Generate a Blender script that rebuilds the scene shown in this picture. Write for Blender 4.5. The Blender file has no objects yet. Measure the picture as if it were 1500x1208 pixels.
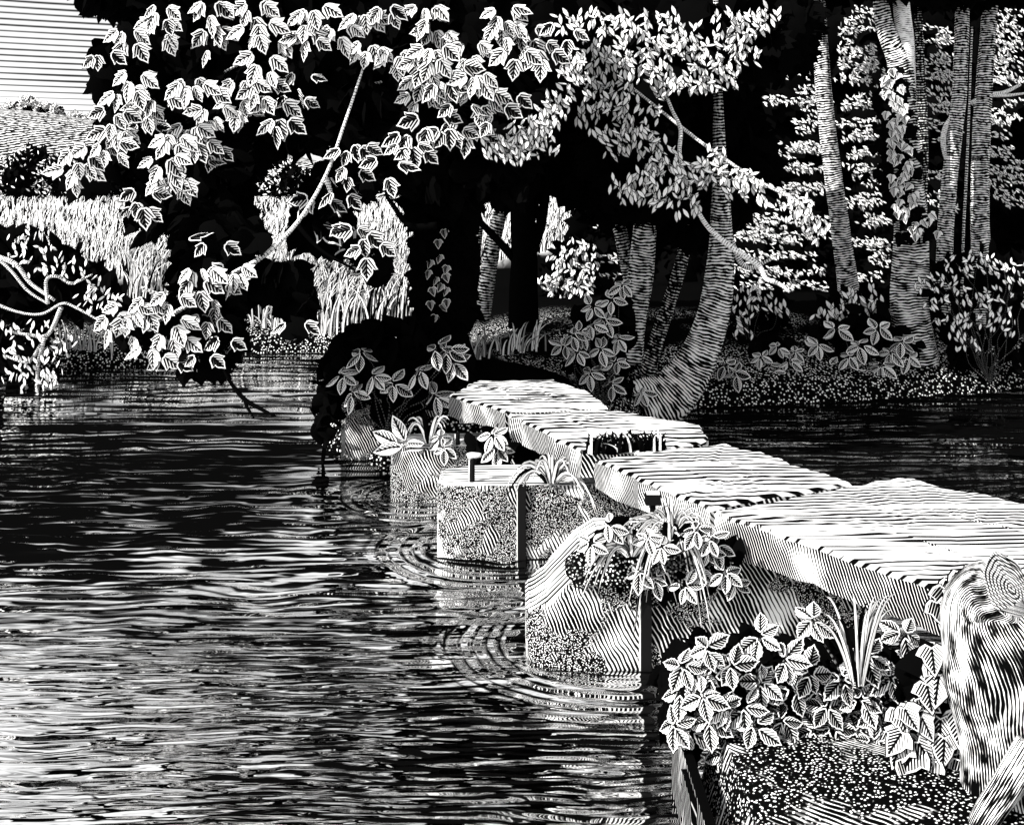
import bpy, math, random
import numpy as np
random.seed(7); rng = np.random.default_rng(7)
SC = bpy.context.scene; COL = SC.collection
# ------------------------------------------------------------------ camera numbers
F = 1608.0; CX = 750.0; HY = 280.0; CH = 3.0
def P(x, y, Y):                       # picture point at distance Y
    return np.array([(x-CX)*Y/F, Y, CH-(y-HY)*Y/F])
def G(x, y, z=0.0):                   # picture point on the level z
    return P(x, y, (CH-z)*F/(y-HY))
def V(*a): return np.array(a, float)
def unit(a):
    a = np.asarray(a, float); return a/np.maximum(np.linalg.norm(a, axis=-1, keepdims=True), 1e-9)

# ------------------------------------------------------------------ mesh builder
class MB:
    def __init__(s): s.v=[]; s.f=[]; s.a=[]; s.t=[]; s.n=0
    def add(s, v, f, a=None, t=None):
        v=np.asarray(v,float); k=len(v)
        if k==0: return
        s.v.append(v); s.a.append(np.zeros((k,3)) if a is None else np.asarray(a,float))
        s.t.append(np.zeros(k) if t is None else (np.full(k,float(t)) if np.isscalar(t) else np.asarray(t,float)))
        if isinstance(f, np.ndarray): s.f.append(f+s.n)
        else: s.f.append([[i+s.n for i in q] for q in f])
        s.n+=k
    def build(s, name, mat, parent=None, smooth=True, origin=None):
        v=np.concatenate(s.v); a=np.concatenate(s.a); t=np.concatenate(s.t)
        if parent is not None:
            o=parent
            while o is not None: v=v-np.array(o.location); o=o.parent
        elif origin is not None: v=v-np.asarray(origin)
        faces=[]
        for q in s.f: faces.extend(q.tolist() if isinstance(q,np.ndarray) else q)
        me=bpy.data.meshes.new(name); me.from_pydata(v.tolist(),[],faces)
        at=me.attributes.new('leaf','FLOAT_VECTOR','POINT'); at.data.foreach_set('vector',a.ravel())
        at=me.attributes.new('tone','FLOAT','POINT'); at.data.foreach_set('value',t)
        if smooth: me.polygons.foreach_set('use_smooth',[True]*len(me.polygons))
        me.materials.append(mat); me.update()
        ob=bpy.data.objects.new(name,me); COL.objects.link(ob)
        if parent is not None: ob.parent=parent
        elif origin is not None: ob.location=tuple(float(c) for c in origin)
        return ob
def tag(o,label=None,cat=None,group=None,kind=None):
    if label: o['label']=label
    if cat: o['category']=cat
    if group: o['group']=group
    if kind: o['kind']=kind
    return o
def thing(name,label,cat,loc,group=None):
    o=bpy.data.objects.new(name,None); COL.objects.link(o); o.empty_display_size=.1
    o.location=tuple(float(c) for c in loc); return tag(o,label,cat,group)

# ------------------------------------------------------------------ shapes
def catmull(pts, k=6):
    pts=np.asarray(pts,float)
    if len(pts)<3: return np.array([pts[0]+(pts[-1]-pts[0])*i/k for i in range(k+1)])
    p=np.vstack([2*pts[0]-pts[1],pts,2*pts[-1]-pts[-2]]); out=[]
    for i in range(1,len(p)-2):
        a,b,c,d=p[i-1],p[i],p[i+1],p[i+2]
        for j in range(k):
            t=j/k; out.append(.5*((2*b)+(-a+c)*t+(2*a-5*b+4*c-d)*t*t+(-a+3*b-3*c+d)*t**3))
    out.append(p[-2]); return np.array(out)
def tube(mb, pts, rad, seg=10, k=6, tone=1.0, rough=0.0, cap=True):
    """pts n x 3, rad n : tapering limb; attribute = (angle, length, radius)"""
    pr=catmull(np.hstack([np.asarray(pts,float),np.asarray(rad,float)[:,None]]),k)
    c=pr[:,:3]; r=np.maximum(pr[:,3],.002); n=len(c)
    tan=unit(np.gradient(c,axis=0)); up=V(0,-1,.1)
    L=np.concatenate([[0],np.cumsum(np.linalg.norm(np.diff(c,axis=0),axis=1))])
    th=np.linspace(0,2*math.pi,seg,endpoint=False); v=[];a=[]
    ph=random.random()*6
    for i in range(n):
        s=unit(np.cross(tan[i],up)); u=np.cross(s,tan[i])
        rr=r[i]*(1+rough*(np.sin(3*th+ph+L[i]*2)+.6*np.sin(5*th-L[i]*3.1+ph*2)+.5*np.sin(L[i]*7+ph+th)))
        v.append(c[i]+rr[:,None]*(np.cos(th)[:,None]*s+np.sin(th)[:,None]*u))
        a.append(np.stack([th/(2*math.pi),np.full(seg,L[i]),np.full(seg,r[i])],1))
    f=[]
    for i in range(n-1):
        for j in range(seg):
            k2=(j+1)%seg; f.append([i*seg+j,i*seg+k2,(i+1)*seg+k2,(i+1)*seg+j])
    if cap: f.append(list(range(seg))[::-1]); f.append([(n-1)*seg+j for j in range(seg)])
    mb.add(np.concatenate(v),f,np.concatenate(a),tone)
def half(o):  # mirror a right half outline
    return o+[(-u,v) for u,v in o[::-1] if abs(u)>1e-6]
TPL={
 'maple':half([(0,0),(.13,-.03),(.28,.06),(.35,.18),(.41,.34),(.52,.5),(.38,.52),(.28,.5),(.29,.64),(.25,.76),(.12,.9),(0,1.08)]),
 'oval':half([(0,0),(.13,.12),(.24,.3),(.28,.5),(.22,.72),(.1,.9),(0,1.02)]),
 'serrate':half([(0,0),(.12,.1),(.18,.2),(.23,.22),(.25,.37),(.31,.42),(.28,.56),(.30,.62),(.2,.72),(.2,.8),(.08,.9),(0,1.04)]),
 'lance':half([(0,0),(.1,.18),(.18,.42),(.15,.7),(0,1.0)]),
 'ivy':half([(0,.06),(.2,-.06),(.4,.05),(.56,.3),(.36,.4),(.3,.6),(.14,.85),(0,1.05)]),
 'clump':half([(0,-.05),(.2,0),(.45,-.08),(.4,.2),(.62,.35),(.42,.5),(.5,.75),(.25,.75),(.12,1.05),(0,.95)]),
}
def leaves(mb, tpl, pos, d, nrm, size, tone, fold=.35, bend=.25):
    o=np.array(TPL[tpl]); k=len(o)
    uv=np.vstack([[0,.42],o]); e=np.concatenate([[0],np.ones(k)])
    z=-fold*np.abs(uv[:,0])-bend*uv[:,1]**2
    pos=np.atleast_2d(pos); N=len(pos); d=unit(np.broadcast_to(d,(N,3))); nrm=np.broadcast_to(nrm,(N,3)).astype(float)
    n=unit(nrm-(nrm*d).sum(1,keepdims=True)*d); s=np.cross(d,n)
    size=np.broadcast_to(size,(N,)); tone=np.broadcast_to(tone,(N,))
    w=pos[:,None,:]+size[:,None,None]*(uv[None,:,1,None]*d[:,None,:]+uv[None,:,0,None]*s[:,None,:]+z[None,:,None]*n[:,None,:])
    tri=np.array([[0,1+i,1+(i+1)%k] for i in range(k)])
    f=(tri[None]+(np.arange(N)*(k+1))[:,None,None]).reshape(-1,3)
    a=np.broadcast_to(np.stack([uv[:,0],uv[:,1],e],1)[None],(N,k+1,3)).reshape(-1,3)
    mb.add(w.reshape(-1,3),f,a,np.repeat(tone,k+1))
def blades(mb, base, h, w, lean, tone, seg=5, curl=1.0):
    """curved grass blades; lean N x 3 horizontal offset of the tip"""
    base=np.atleast_2d(base); N=len(base); t=np.linspace(0,1,seg+1)
    h=np.broadcast_to(h,(N,)); w=np.broadcast_to(w,(N,)); tone=np.broadcast_to(tone,(N,)); lean=np.broadcast_to(lean,(N,3))
    c=base[:,None,:]+lean[:,None,:]*(t**1.8)[None,:,None]
    c=c+np.stack([np.zeros((N,seg+1))]*2+[h[:,None]*(t-.35*curl*t**2.5)[None,:]*1.25],-1)
    side=unit(np.stack([np.ones(N),rng.normal(0,.35,N),np.zeros(N)],1))
    ww=w[:,None]*(1-t[None,:]**2.2*.95)*.5
    v=np.stack([c-side[:,None,:]*ww[...,None],c+side[:,None,:]*ww[...,None]],2).reshape(N,-1,3)
    q=np.array([[2*i,2*i+1,2*i+3,2*i+2] for i in range(seg)])
    f=(q[None]+(np.arange(N)*2*(seg+1))[:,None,None]).reshape(-1,4)
    a=np.zeros((N,seg+1,2,3)); a[:,:,0,0]=-1; a[:,:,1,0]=1; a[...,1]=t[None,:,None]
    mb.add(v.reshape(-1,3),f,a.reshape(-1,3),np.repeat(tone,2*(seg+1)))
def inpoly(x,y,poly):
    x=np.asarray(x);y=np.asarray(y); r=np.zeros(x.shape,bool); n=len(poly); j=n-1
    for i in range(n):
        xi,yi=poly[i];xj,yj=poly[j]
        c=((yi>y)!=(yj>y)); 
        with np.errstate(divide='ignore',invalid='ignore'):
            r^=c&(x<(xj-xi)*(y-yi)/(yj-yi+1e-12)+xi)
        j=i
    return r
def sdf(x,y,poly):   # positive inside
    d=np.full(np.shape(x),1e9); n=len(poly)
    for i in range(n):
        ax,ay=poly[i];bx,by=poly[(i+1)%n]; ex,ey=bx-ax,by-ay
        t=np.clip(((x-ax)*ex+(y-ay)*ey)/(ex*ex+ey*ey+1e-12),0,1)
        d=np.minimum(d,np.hypot(x-ax-t*ex,y-ay-t*ey))
    return np.where(inpoly(x,y,poly),d,-d)
def sample(poly,n):
    p=np.array(poly,float); lo=p.min(0);hi=p.max(0); out=np.zeros((0,2))
    while len(out)<n:
        q=rng.uniform(lo,hi,(n*2,2)); out=np.vstack([out,q[inpoly(q[:,0],q[:,1],poly)]])
    return out[:n]

# ------------------------------------------------------------------ materials (ink and paper)
INK=(.0016,.0016,.0016,1); PAPER=(.8,.8,.8,1)
class NT:
    def __init__(s,name):
        s.m=bpy.data.materials.new(name); s.m.use_nodes=True; s.t=s.m.node_tree; s.t.nodes.clear()
    def n(s,ty,**kw):
        o=s.t.nodes.new(ty)
        for k,v in kw.items(): setattr(o,k,v)
        return o
    def link(s,a,b): s.t.links.new(a,b)
    def inp(s,node,i,val):
        if isinstance(val,bpy.types.NodeSocket): s.link(val,node.inputs[i])
        elif val is not None: node.inputs[i].default_value=val
    def m_(s,op,a,b=None,c=None,clamp=False):
        o=s.n('ShaderNodeMath',operation=op,use_clamp=clamp); s.inp(o,0,a); s.inp(o,1,b)
        if c is not None: s.inp(o,2,c)
        return o.outputs[0]
    def vm(s,op,a,b=None):
        o=s.n('ShaderNodeVectorMath',operation=op); s.inp(o,0,a); s.inp(o,1,b); return o.outputs[1] if op in('LENGTH','DISTANCE','DOT_PRODUCT') else o.outputs[0]
    def sep(s,v):
        o=s.n('ShaderNodeSeparateXYZ'); s.link(v,o.inputs[0]); return o.outputs
    def comb(s,x,y,z):
        o=s.n('ShaderNodeCombineXYZ'); [s.inp(o,i,q) for i,q in enumerate((x,y,z))]; return o.outputs[0]
    def noise(s,vec,scale=1,detail=2,rough=.5,dist=0):
        o=s.n('ShaderNodeTexNoise'); s.inp(o,'Vector',vec); s.inp(o,'Scale',scale); s.inp(o,'Detail',detail); s.inp(o,'Roughness',rough); s.inp(o,'Distortion',dist)
        return o.outputs[0]
    def voro(s,vec,scale=1):
        o=s.n('ShaderNodeTexVoronoi'); s.inp(o,'Vector',vec); s.inp(o,'Scale',scale); return o.outputs[0]
    def step(s,x,a,b):   # smooth 0..1 between a and b
        o=s.n('ShaderNodeMapRange',interpolation_type='SMOOTHSTEP'); s.inp(o,0,x); s.inp(o,1,a); s.inp(o,2,b); return o.outputs[0]
    def lines(s,coord,freq,black,aa=.12):
        """white 1 / black 0 lines; black = black share (value or socket)"""
        t=s.m_('MULTIPLY',s.m_('PINGPONG',s.m_('MULTIPLY',coord,freq),.5),2.0)
        return s.m_('ADD',.5,s.m_('DIVIDE',s.m_('SUBTRACT',t,black),aa*2),clamp=True)
    def mixf(s,f,a,b):
        o=s.n('ShaderNodeMix',data_type='FLOAT'); s.inp(o,0,f); s.inp(o,2,a); s.inp(o,3,b); return o.outputs[0]
    def attr(s,name):
        o=s.n('ShaderNodeAttribute'); o.attribute_name=name; return o
    def pos(s): return s.n('ShaderNodeNewGeometry').outputs['Position']
    def normal(s): return s.n('ShaderNodeNewGeometry').outputs['True Normal']
    def finish(s,val,paper=PAPER,ink=INK,bump=None,rough=1.0):
        o=s.n('ShaderNodeMix',data_type='RGBA'); s.inp(o,0,val); o.inputs[6].default_value=ink; o.inputs[7].default_value=paper
        b=s.n('ShaderNodeBsdfDiffuse'); s.link(o.outputs[2],b.inputs[0])
        if bump is not None:
            bn=s.n('ShaderNodeBump'); bn.inputs['Strength'].default_value=1; bn.inputs['Distance'].default_value=1; s.link(bump,bn.inputs['Height']); s.link(bn.outputs[0],b.inputs['Normal'])
        u=s.n('ShaderNodeOutputMaterial'); s.link(b.outputs[0],u.inputs[0]); return s.m

def leaf_mat(name,freq=7,slant=.55,rimw=.10,midw=.035,lo=.30,hi=.66):
    n=NT(name); u,v,e=n.sep(n.attr('leaf').outputs['Vector']); t=n.attr('tone').outputs['Fac']
    au=n.m_('ABSOLUTE',u)
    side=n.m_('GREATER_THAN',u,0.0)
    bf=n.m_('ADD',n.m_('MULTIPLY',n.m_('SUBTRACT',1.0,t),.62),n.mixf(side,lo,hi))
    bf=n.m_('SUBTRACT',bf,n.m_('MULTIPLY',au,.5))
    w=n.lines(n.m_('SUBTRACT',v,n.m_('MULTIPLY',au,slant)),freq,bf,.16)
    if midw: w=n.m_('MULTIPLY',w,n.step(au,midw*.5,midw*1.4))
    rim=n.step(e,1-rimw*1.5,1-rimw*1.2) if midw else n.step(e,.1,.2)
    w=n.m_('MAXIMUM',w,rim)
    w=n.m_('MULTIPLY',w,n.m_('SUBTRACT',1.0,n.step(e,1-rimw*.75,1-rimw*.45)))
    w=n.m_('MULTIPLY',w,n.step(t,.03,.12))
    return n.finish(w)
def grass_mat(name):
    n=NT(name); u,v,e=n.sep(n.attr('leaf').outputs['Vector']); t=n.attr('tone').outputs['Fac']
    au=n.m_('ABSOLUTE',u)
    w=n.m_('SUBTRACT',1.0,n.step(au,.5,.75))
    w=n.m_('MULTIPLY',w,t)
    return n.finish(w)
def bark_mat(name,freq=16,black=.45,brk=.5):
    n=NT(name); ang,L,r=n.sep(n.attr('leaf').outputs['Vector']); t=n.attr('tone').outputs['Fac']
    p=n.pos()
    wob=n.noise(p,3.0,2); 
    br=n.noise(n.comb(n.m_('MULTIPLY',ang,7.0),n.m_('MULTIPLY',L,9.0),r),1.6,2)
    bk=n.m_('ADD',n.m_('SUBTRACT',1.0+black-.62,n.m_('MULTIPLY',t,.38)),n.m_('MULTIPLY',n.m_('SUBTRACT',br,.5),brk*2))
    w=n.lines(n.m_('ADD',L,n.m_('MULTIPLY',wob,.12)),freq,bk,.14)
    w=n.m_('MULTIPLY',w,n.step(t,.03,.12))
    return n.finish(w)
def stone_mat(name,top_f=8.5,side_f=24,moss=.5,sblack=.42,tblack=.26):
    n=NT(name); p=n.pos(); x,y,z=n.sep(p); nx,ny,nz=n.sep(n.normal())
    rot=n.comb(n.m_('MULTIPLY',x,.55),n.m_('MULTIPLY',y,2.4),z)
    patch=n.noise(rot,1.5,3,.55)
    dash=n.noise(n.comb(n.m_('MULTIPLY',x,2.2),n.m_('MULTIPLY',y,11.0),z),1.0,2)
    wob=n.noise(p,1.3,3)
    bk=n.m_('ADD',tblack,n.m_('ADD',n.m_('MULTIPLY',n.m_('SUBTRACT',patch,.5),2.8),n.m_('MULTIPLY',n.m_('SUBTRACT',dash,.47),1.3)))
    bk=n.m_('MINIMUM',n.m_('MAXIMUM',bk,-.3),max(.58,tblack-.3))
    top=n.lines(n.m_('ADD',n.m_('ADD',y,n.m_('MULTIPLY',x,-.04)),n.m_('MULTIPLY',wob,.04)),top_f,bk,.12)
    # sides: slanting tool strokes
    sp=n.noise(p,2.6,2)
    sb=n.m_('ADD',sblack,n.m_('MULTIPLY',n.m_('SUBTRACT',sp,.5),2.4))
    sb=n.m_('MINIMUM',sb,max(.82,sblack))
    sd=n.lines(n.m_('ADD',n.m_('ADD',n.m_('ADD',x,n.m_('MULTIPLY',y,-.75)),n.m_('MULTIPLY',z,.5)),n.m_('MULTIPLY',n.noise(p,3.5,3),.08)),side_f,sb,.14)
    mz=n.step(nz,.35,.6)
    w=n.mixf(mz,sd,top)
    # moss freckles low down and in patches
    vd=n.voro(p,105); dots=n.m_('SUBTRACT',1.0,n.step(vd,.26,.42))
    mm=n.step(n.noise(p,2.3,3,.6),1-moss,1-moss+.03)
    mm=n.m_('MULTIPLY',mm,n.m_('SUBTRACT',1.0,mz))
    w=n.mixf(mm,w,dots)
    return n.finish(w)
def ground_mat():
    n=NT('ground_earth'); p=n.pos(); x,y,z=n.sep(p); t=n.attr('tone').outputs['Fac']; nz=n.sep(n.normal())[2]
    # mossy stipple in patches, field straw where tone = 1
    d1=n.m_('SUBTRACT',1.0,n.step(n.voro(p,24),.22,.36)); d2=n.m_('SUBTRACT',1.0,n.step(n.voro(p,60),.24,.36))
    near=n.step(y,7.0,8.0); dots=n.mixf(near,d2,d1)
    strokes=n.lines(n.m_('ADD',n.m_('ADD',x,n.m_('MULTIPLY',y,.9)),n.m_('MULTIPLY',n.noise(p,3.0,3),.12)),27,n.m_('ADD',.70,n.m_('MULTIPLY',n.m_('SUBTRACT',n.noise(p,7.0,2),.5),1.4)),.14)
    nearw=n.mixf(n.step(n.noise(p,2.6,3,.6),.42,.48),strokes,d2)
    patch=n.step(n.noise(p,.55,2),.44,.52)
    damp=n.m_('SUBTRACT',1.0,n.step(z,.5,.62))
    patch=n.m_('MAXIMUM',n.m_('MULTIPLY',patch,n.m_('SUBTRACT',1.0,n.step(y,17.5,19.5))),damp)
    wood=n.m_('MULTIPLY',n.mixf(near,nearw,d1),n.mixf(near,1.0,patch))
    straw=n.lines(n.m_('ADD',x,n.m_('MULTIPLY',n.noise(n.comb(x,n.m_('MULTIPLY',y,.2),0.0),2.0,2),.5)),2.0,n.m_('ADD',-.1,n.m_('MULTIPLY',n.m_('SUBTRACT',n.noise(n.comb(n.m_('MULTIPLY',x,.5),n.m_('MULTIPLY',y,.25),z),1.2,3),.45),2.6)),.2)
    return n.finish(n.mixf(t,wood,straw))
def hill_mat():
    n=NT('ploughed_hill'); p=n.pos(); x,y,z=n.sep(p)
    nb=n.noise(n.comb(n.m_('MULTIPLY',x,.25),n.m_('MULTIPLY',y,.05),z),1.0,2)
    c=n.m_('ADD',n.m_('ADD',n.m_('MULTIPLY',x,.55),n.m_('MULTIPLY',z,-1.0)),n.m_('MULTIPLY',n.noise(p,.05,2),3.0))
    w=n.lines(c,.72,n.m_('ADD',.74,n.m_('MULTIPLY',n.m_('SUBTRACT',n.noise(p,.9,2),.5),2.6)),.2)
    return n.finish(w)
def flat_mat(name,v,spec=False):
    n=NT(name); 
    return n.finish(v)
def cut_mat():
    n=NT('sawn_wood'); u,v,e=n.sep(n.attr('leaf').outputs['Vector']); p=n.pos()
    ring=n.lines(n.m_('ADD',e,n.m_('MULTIPLY',n.noise(p,9,2),.18)),8,n.m_('ADD',-.1,n.noise(p,14,2)),.2)
    hat=n.lines(n.m_('ADD',n.m_('ADD',u,v),n.m_('MULTIPLY',n.noise(p,6,2),.3)),8,.38,.16)
    return n.finish(n.m_('MULTIPLY',ring,hat))
def water_mat(piers):
    n=NT('river_water'); p=n.pos(); x,y,z=n.sep(p)
    def ns(sx,sy,off,det=1.5,dist=.4):
        return n.noise(n.comb(n.m_('ADD',n.m_('MULTIPLY',x,sx),off),n.m_('MULTIPLY',y,sy),off),1.0,det,.5,dist)
    drift=n.m_('MULTIPLY',ns(.5,.5,3.0,2),.8)
    yy=n.m_('ADD',y,n.m_('MULTIPLY',drift,.35))
    def nw(sx,sy,off,det=1.0,dist=.3):
        return n.noise(n.comb(n.m_('ADD',n.m_('MULTIPLY',x,sx),off),n.m_('MULTIPLY',yy,sy),off),1.0,det,.45,dist)
    fine=nw(2.6,16.0,1.3,.6); midw=nw(1.2,6.5,7.1,.6); big=nw(.55,2.7,5.2,.6)
    zn=n.step(y,6.0,8.5); zf=n.step(y,9.0,13.0)
    far=n.step(y,6.5,15.0); vf=n.step(y,12.0,19.0)
    h=n.m_('MULTIPLY',fine,n.mixf(zn,.024,.002))
    h=n.m_('ADD',h,n.m_('MULTIPLY',midw,n.mixf(zf,.040,.004)))
    h=n.m_('ADD',h,n.m_('MULTIPLY',big,n.mixf(zf,.05,.042)))
    rings=None; renv=None
    calm=n.step(ns(.22,.3,11.0,2),.36,.58)
    h=n.m_('MULTIPLY',h,n.mixf(calm,.5,1.25))
    for (px,py,R,amp,wl) in piers:
        dx=n.m_('SUBTRACT',x,px); dy=n.m_('SUBTRACT',y,py)
        d=n.m_('SQRT',n.m_('ADD',n.m_('MULTIPLY',dx,dx),n.m_('MULTIPLY',n.m_('MULTIPLY',dy,dy),1.15)))
        d=n.m_('ADD',d,n.m_('MULTIPLY',n.m_('SUBTRACT',ns(1.2,1.2,2.0,2),.5),.12))
        env=n.m_('MULTIPLY',n.step(d,R,R+.05),n.m_('SUBTRACT',1.0,n.step(d,R+.22,R+.62)))
        r=n.m_('MULTIPLY',n.m_('MULTIPLY',n.m_('SINE',n.m_('MULTIPLY',d,2*math.pi/wl)),amp),env)
        h=n.m_('ADD',h,r)
        e2=n.m_('MULTIPLY',n.m_('MULTIPLY',n.step(d,R-.05,R),n.m_('SUBTRACT',1.0,n.step(d,R+.42,R+.72))),n.step(n.m_('ADD',n.m_('MULTIPLY',dx,-.55),n.m_('MULTIPLY',dy,-1.0)),.02,.25))
        rb=n.m_('ADD',.12,n.m_('MULTIPLY',n.m_('SUBTRACT',.5,ns(2.5,2.5,9.0,2)),2.2))
        rl=n.lines(d,1.0/(wl*.52),rb,.2)  # bright and dark ripple reflections painted as ring bands
        rings=rl if rings is None else n.mixf(e2,rings,rl); renv=e2 if renv is None else n.m_('MAXIMUM',renv,e2)
    bn=n.n('ShaderNodeBump'); bn.inputs['Strength'].default_value=1; bn.inputs['Distance'].default_value=1
    n.link(h,bn.inputs['Height'])
    # light and dark reflection streaks painted into the water as bands
    f2=nw(3.8,13.0,21.3,2,.4); m2=nw(2.0,6.5,27.1,2,.4); b2=nw(.8,3.6,25.2,2,.4)
    wob=n.m_('MULTIPLY',n.m_('SUBTRACT',nw(1.3,2.2,41.0,2,.5),.5),1.0)
    def blob(cx,cy,rx,ry):
        a=n.m_('DIVIDE',n.m_('SUBTRACT',x,cx),rx); b=n.m_('DIVIDE',n.m_('SUBTRACT',y,cy),ry)
        return n.m_('SUBTRACT',1.0,n.step(n.m_('ADD',n.m_('MULTIPLY',a,a),n.m_('MULTIPLY',b,b)),.1,1.0))
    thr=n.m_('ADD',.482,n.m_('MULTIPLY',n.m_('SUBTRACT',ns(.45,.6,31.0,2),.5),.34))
    thr=n.m_('ADD',thr,n.m_('MULTIPLY',blob(-4.2,11.8,3.4,4.3),.17))  # darker reach at left, painted in place of a tree reflection
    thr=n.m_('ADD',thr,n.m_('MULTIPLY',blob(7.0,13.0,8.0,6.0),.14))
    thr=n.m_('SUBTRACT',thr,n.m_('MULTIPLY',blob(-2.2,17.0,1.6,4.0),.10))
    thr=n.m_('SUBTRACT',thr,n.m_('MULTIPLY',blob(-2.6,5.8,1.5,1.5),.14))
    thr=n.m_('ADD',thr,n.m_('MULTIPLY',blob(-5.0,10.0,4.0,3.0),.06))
    def hatch(freq,dash,wk):
        b=n.m_('ADD',n.m_('ADD',.5,n.m_('MULTIPLY',n.m_('SUBTRACT',thr,.5),3.4)),n.m_('MULTIPLY',n.m_('SUBTRACT',.5,dash),3.0))
        return n.lines(n.m_('ADD',yy,n.m_('MULTIPLY',wob,wk)),freq,b,.2)
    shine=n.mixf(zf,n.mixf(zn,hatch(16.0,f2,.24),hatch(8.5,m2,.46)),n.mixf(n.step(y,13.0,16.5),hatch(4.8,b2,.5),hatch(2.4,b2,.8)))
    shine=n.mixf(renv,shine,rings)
    g=n.n('ShaderNodeBsdfGlossy'); g.inputs['Color'].default_value=(.92,.92,.92,1); g.inputs['Roughness'].default_value=.02; n.link(bn.outputs[0],g.inputs['Normal'])
    d=n.n('ShaderNodeBsdfDiffuse'); d.inputs[0].default_value=INK
    mx=n.n('ShaderNodeMixShader'); n.link(n.m_('MULTIPLY',n.m_('MULTIPLY',shine,.93),1.0),mx.inputs[0]); n.link(d.outputs[0],mx.inputs[1]); n.link(g.outputs[0],mx.inputs[2])
    u=n.n('ShaderNodeOutputMaterial'); n.link(mx.outputs[0],u.inputs[0]); return n.m

M={}
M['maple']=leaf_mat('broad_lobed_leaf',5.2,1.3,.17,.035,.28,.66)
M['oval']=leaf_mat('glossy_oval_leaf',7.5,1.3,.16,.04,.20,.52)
M['small']=leaf_mat('small_narrow_leaf',1.2,.2,.42,.0)
M['grass']=grass_mat('grass_blade')
M['bark']=bark_mat('ringed_bark',24,.62,1.1)
M['bark_fine']=bark_mat('young_bark',34,.2,.9)
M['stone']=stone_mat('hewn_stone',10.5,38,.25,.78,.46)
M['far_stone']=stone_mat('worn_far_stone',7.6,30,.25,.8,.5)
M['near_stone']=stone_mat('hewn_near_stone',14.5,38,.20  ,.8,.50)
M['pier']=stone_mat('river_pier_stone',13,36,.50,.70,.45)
M['ground']=ground_mat(); M['hill']=hill_mat()
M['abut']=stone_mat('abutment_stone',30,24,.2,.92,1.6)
M['iron']=flat_mat('rusted_iron',.006); M['iron_edge']=flat_mat('pale_iron_edge',.75)  # second iron is pale, for strips on the left sides and head tops
M['cut']=cut_mat()

# ------------------------------------------------------------------ land
FAR=[(-400,12),(-40,15),(-15,17.6),(-8.4,18.2),(-6.0,18.9),(-5.2,20.2),(-3.6,20.6),(-2.9,19.6),(-2.5,15),(-2.3,13.0),(-1.5,12.1),(.2,12.0),(1.2,12.9),(1.9,14.4),(2.6,15.2),(4.75,15.6),(7.7,16.6),(20,18.5),(400,30),(400,900),(-400,900)]
NEAR=[(.86,5.45),(.84,4.3),(.75,2.5),(.2,.6),(-3,.2),(-12,-1),(-400,-8),(-400,-300),(400,-300),(400,12),(20,8.4),(8,7.4),(3.6,6.5),(2.2,5.75)]
def sm(x,a,b):
    t=np.clip((x-a)/(b-a),0,1); return t*t*(3-2*t)
def hgt(X,Y):
    X=np.asarray(X,float);Y=np.asarray(Y,float)
    s=sdf(X,Y,FAR); z=-1.0+1.28*sm(s,-.45,.22)
    z=z+.22*sm(s,.1,1.1)+.45*sm(s,.9,3.4)+.25*sm(s,3,9)
    z=z+.55*sm(Y,26,125)
    z=z+.42*np.exp(-((X+.1)**2/2.2+(Y-13.0)**2/1.6))*sm(s,0,.4)
    b=sdf(X,Y,NEAR); zn=-1.0+1.42*sm(b,-.18,.10)+.12*sm(b,.2,1.2)+.2*sm(b,1,4)
    z=np.maximum(z,zn)
    z=z+.03*np.sin(X*2.3+Y*1.1)*np.sin(Y*1.9-X*.7)*(z>0)
    return z
def hz(x,y): return float(hgt(np.array([x]),np.array([y]))[0])
def field_mask(X,Y):
    # meadow beyond the river, fading into the wood on the right
    return sm(Y-(23.2+np.maximum(X+1.5,0)*3.2),0,3)*sm(7.5-X+ (Y-40)*.16,0,3)
gx=np.concatenate([-np.geomspace(500,13.5,26),np.arange(-13,13.01,.2),np.geomspace(13.5,500,26)])
gy=np.concatenate([-np.geomspace(300,2.5,12),np.arange(-2,24.01,.2),np.geomspace(24.6,640,44)])
XX,YY=np.meshgrid(gx,gy); ZZ=hgt(XX,YY); mb=MB(); nx,ny=len(gx),len(gy)
idx=np.arange(nx*ny).reshape(ny,nx)
q=np.stack([idx[:-1,:-1],idx[:-1,1:],idx[1:,1:],idx[1:,:-1]],-1).reshape(-1,4)
mb.add(np.stack([XX,YY,ZZ],-1).reshape(-1,3),q,None,field_mask(XX,YY).ravel())
tag(mb.build('ground',M['ground']),kind='structure')
# hill
mb=MB(); hx=np.linspace(-420,60,60); hy=np.linspace(170,560,40); HX,HYY=np.meshgrid(hx,hy)
def hillz(X,Y): 
    cr=9.5+ 16.5*np.exp(-((X+152)/62.0)**2)+5*np.exp(-((X+250)/60.)**2)
    return 1.0+cr*sm(Y,175,330)
HZ=hillz(HX,HYY); idx=np.arange(2400).reshape(40,60)
q=np.stack([idx[:-1,:-1],idx[:-1,1:],idx[1:,1:],idx[1:,:-1]],-1).reshape(-1,4)
mb.add(np.stack([HX,HYY,HZ],-1).reshape(-1,3),q); tag(mb.build('hill',M['hill']),kind='structure')
# river
PIERS=[(-.85,10.8,.42,.009,.2),(-.1,9.25,.62,.009,.2),(.62,7.3,.64,.009,.17)]
mb=MB(); mb.add([(-120,-8,0),(120,-8,0),(120,60,0),(-120,60,0)],[[0,1,2,3]])
tag(mb.build('river_water',water_mat(PIERS),smooth=False),kind='structure')

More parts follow.
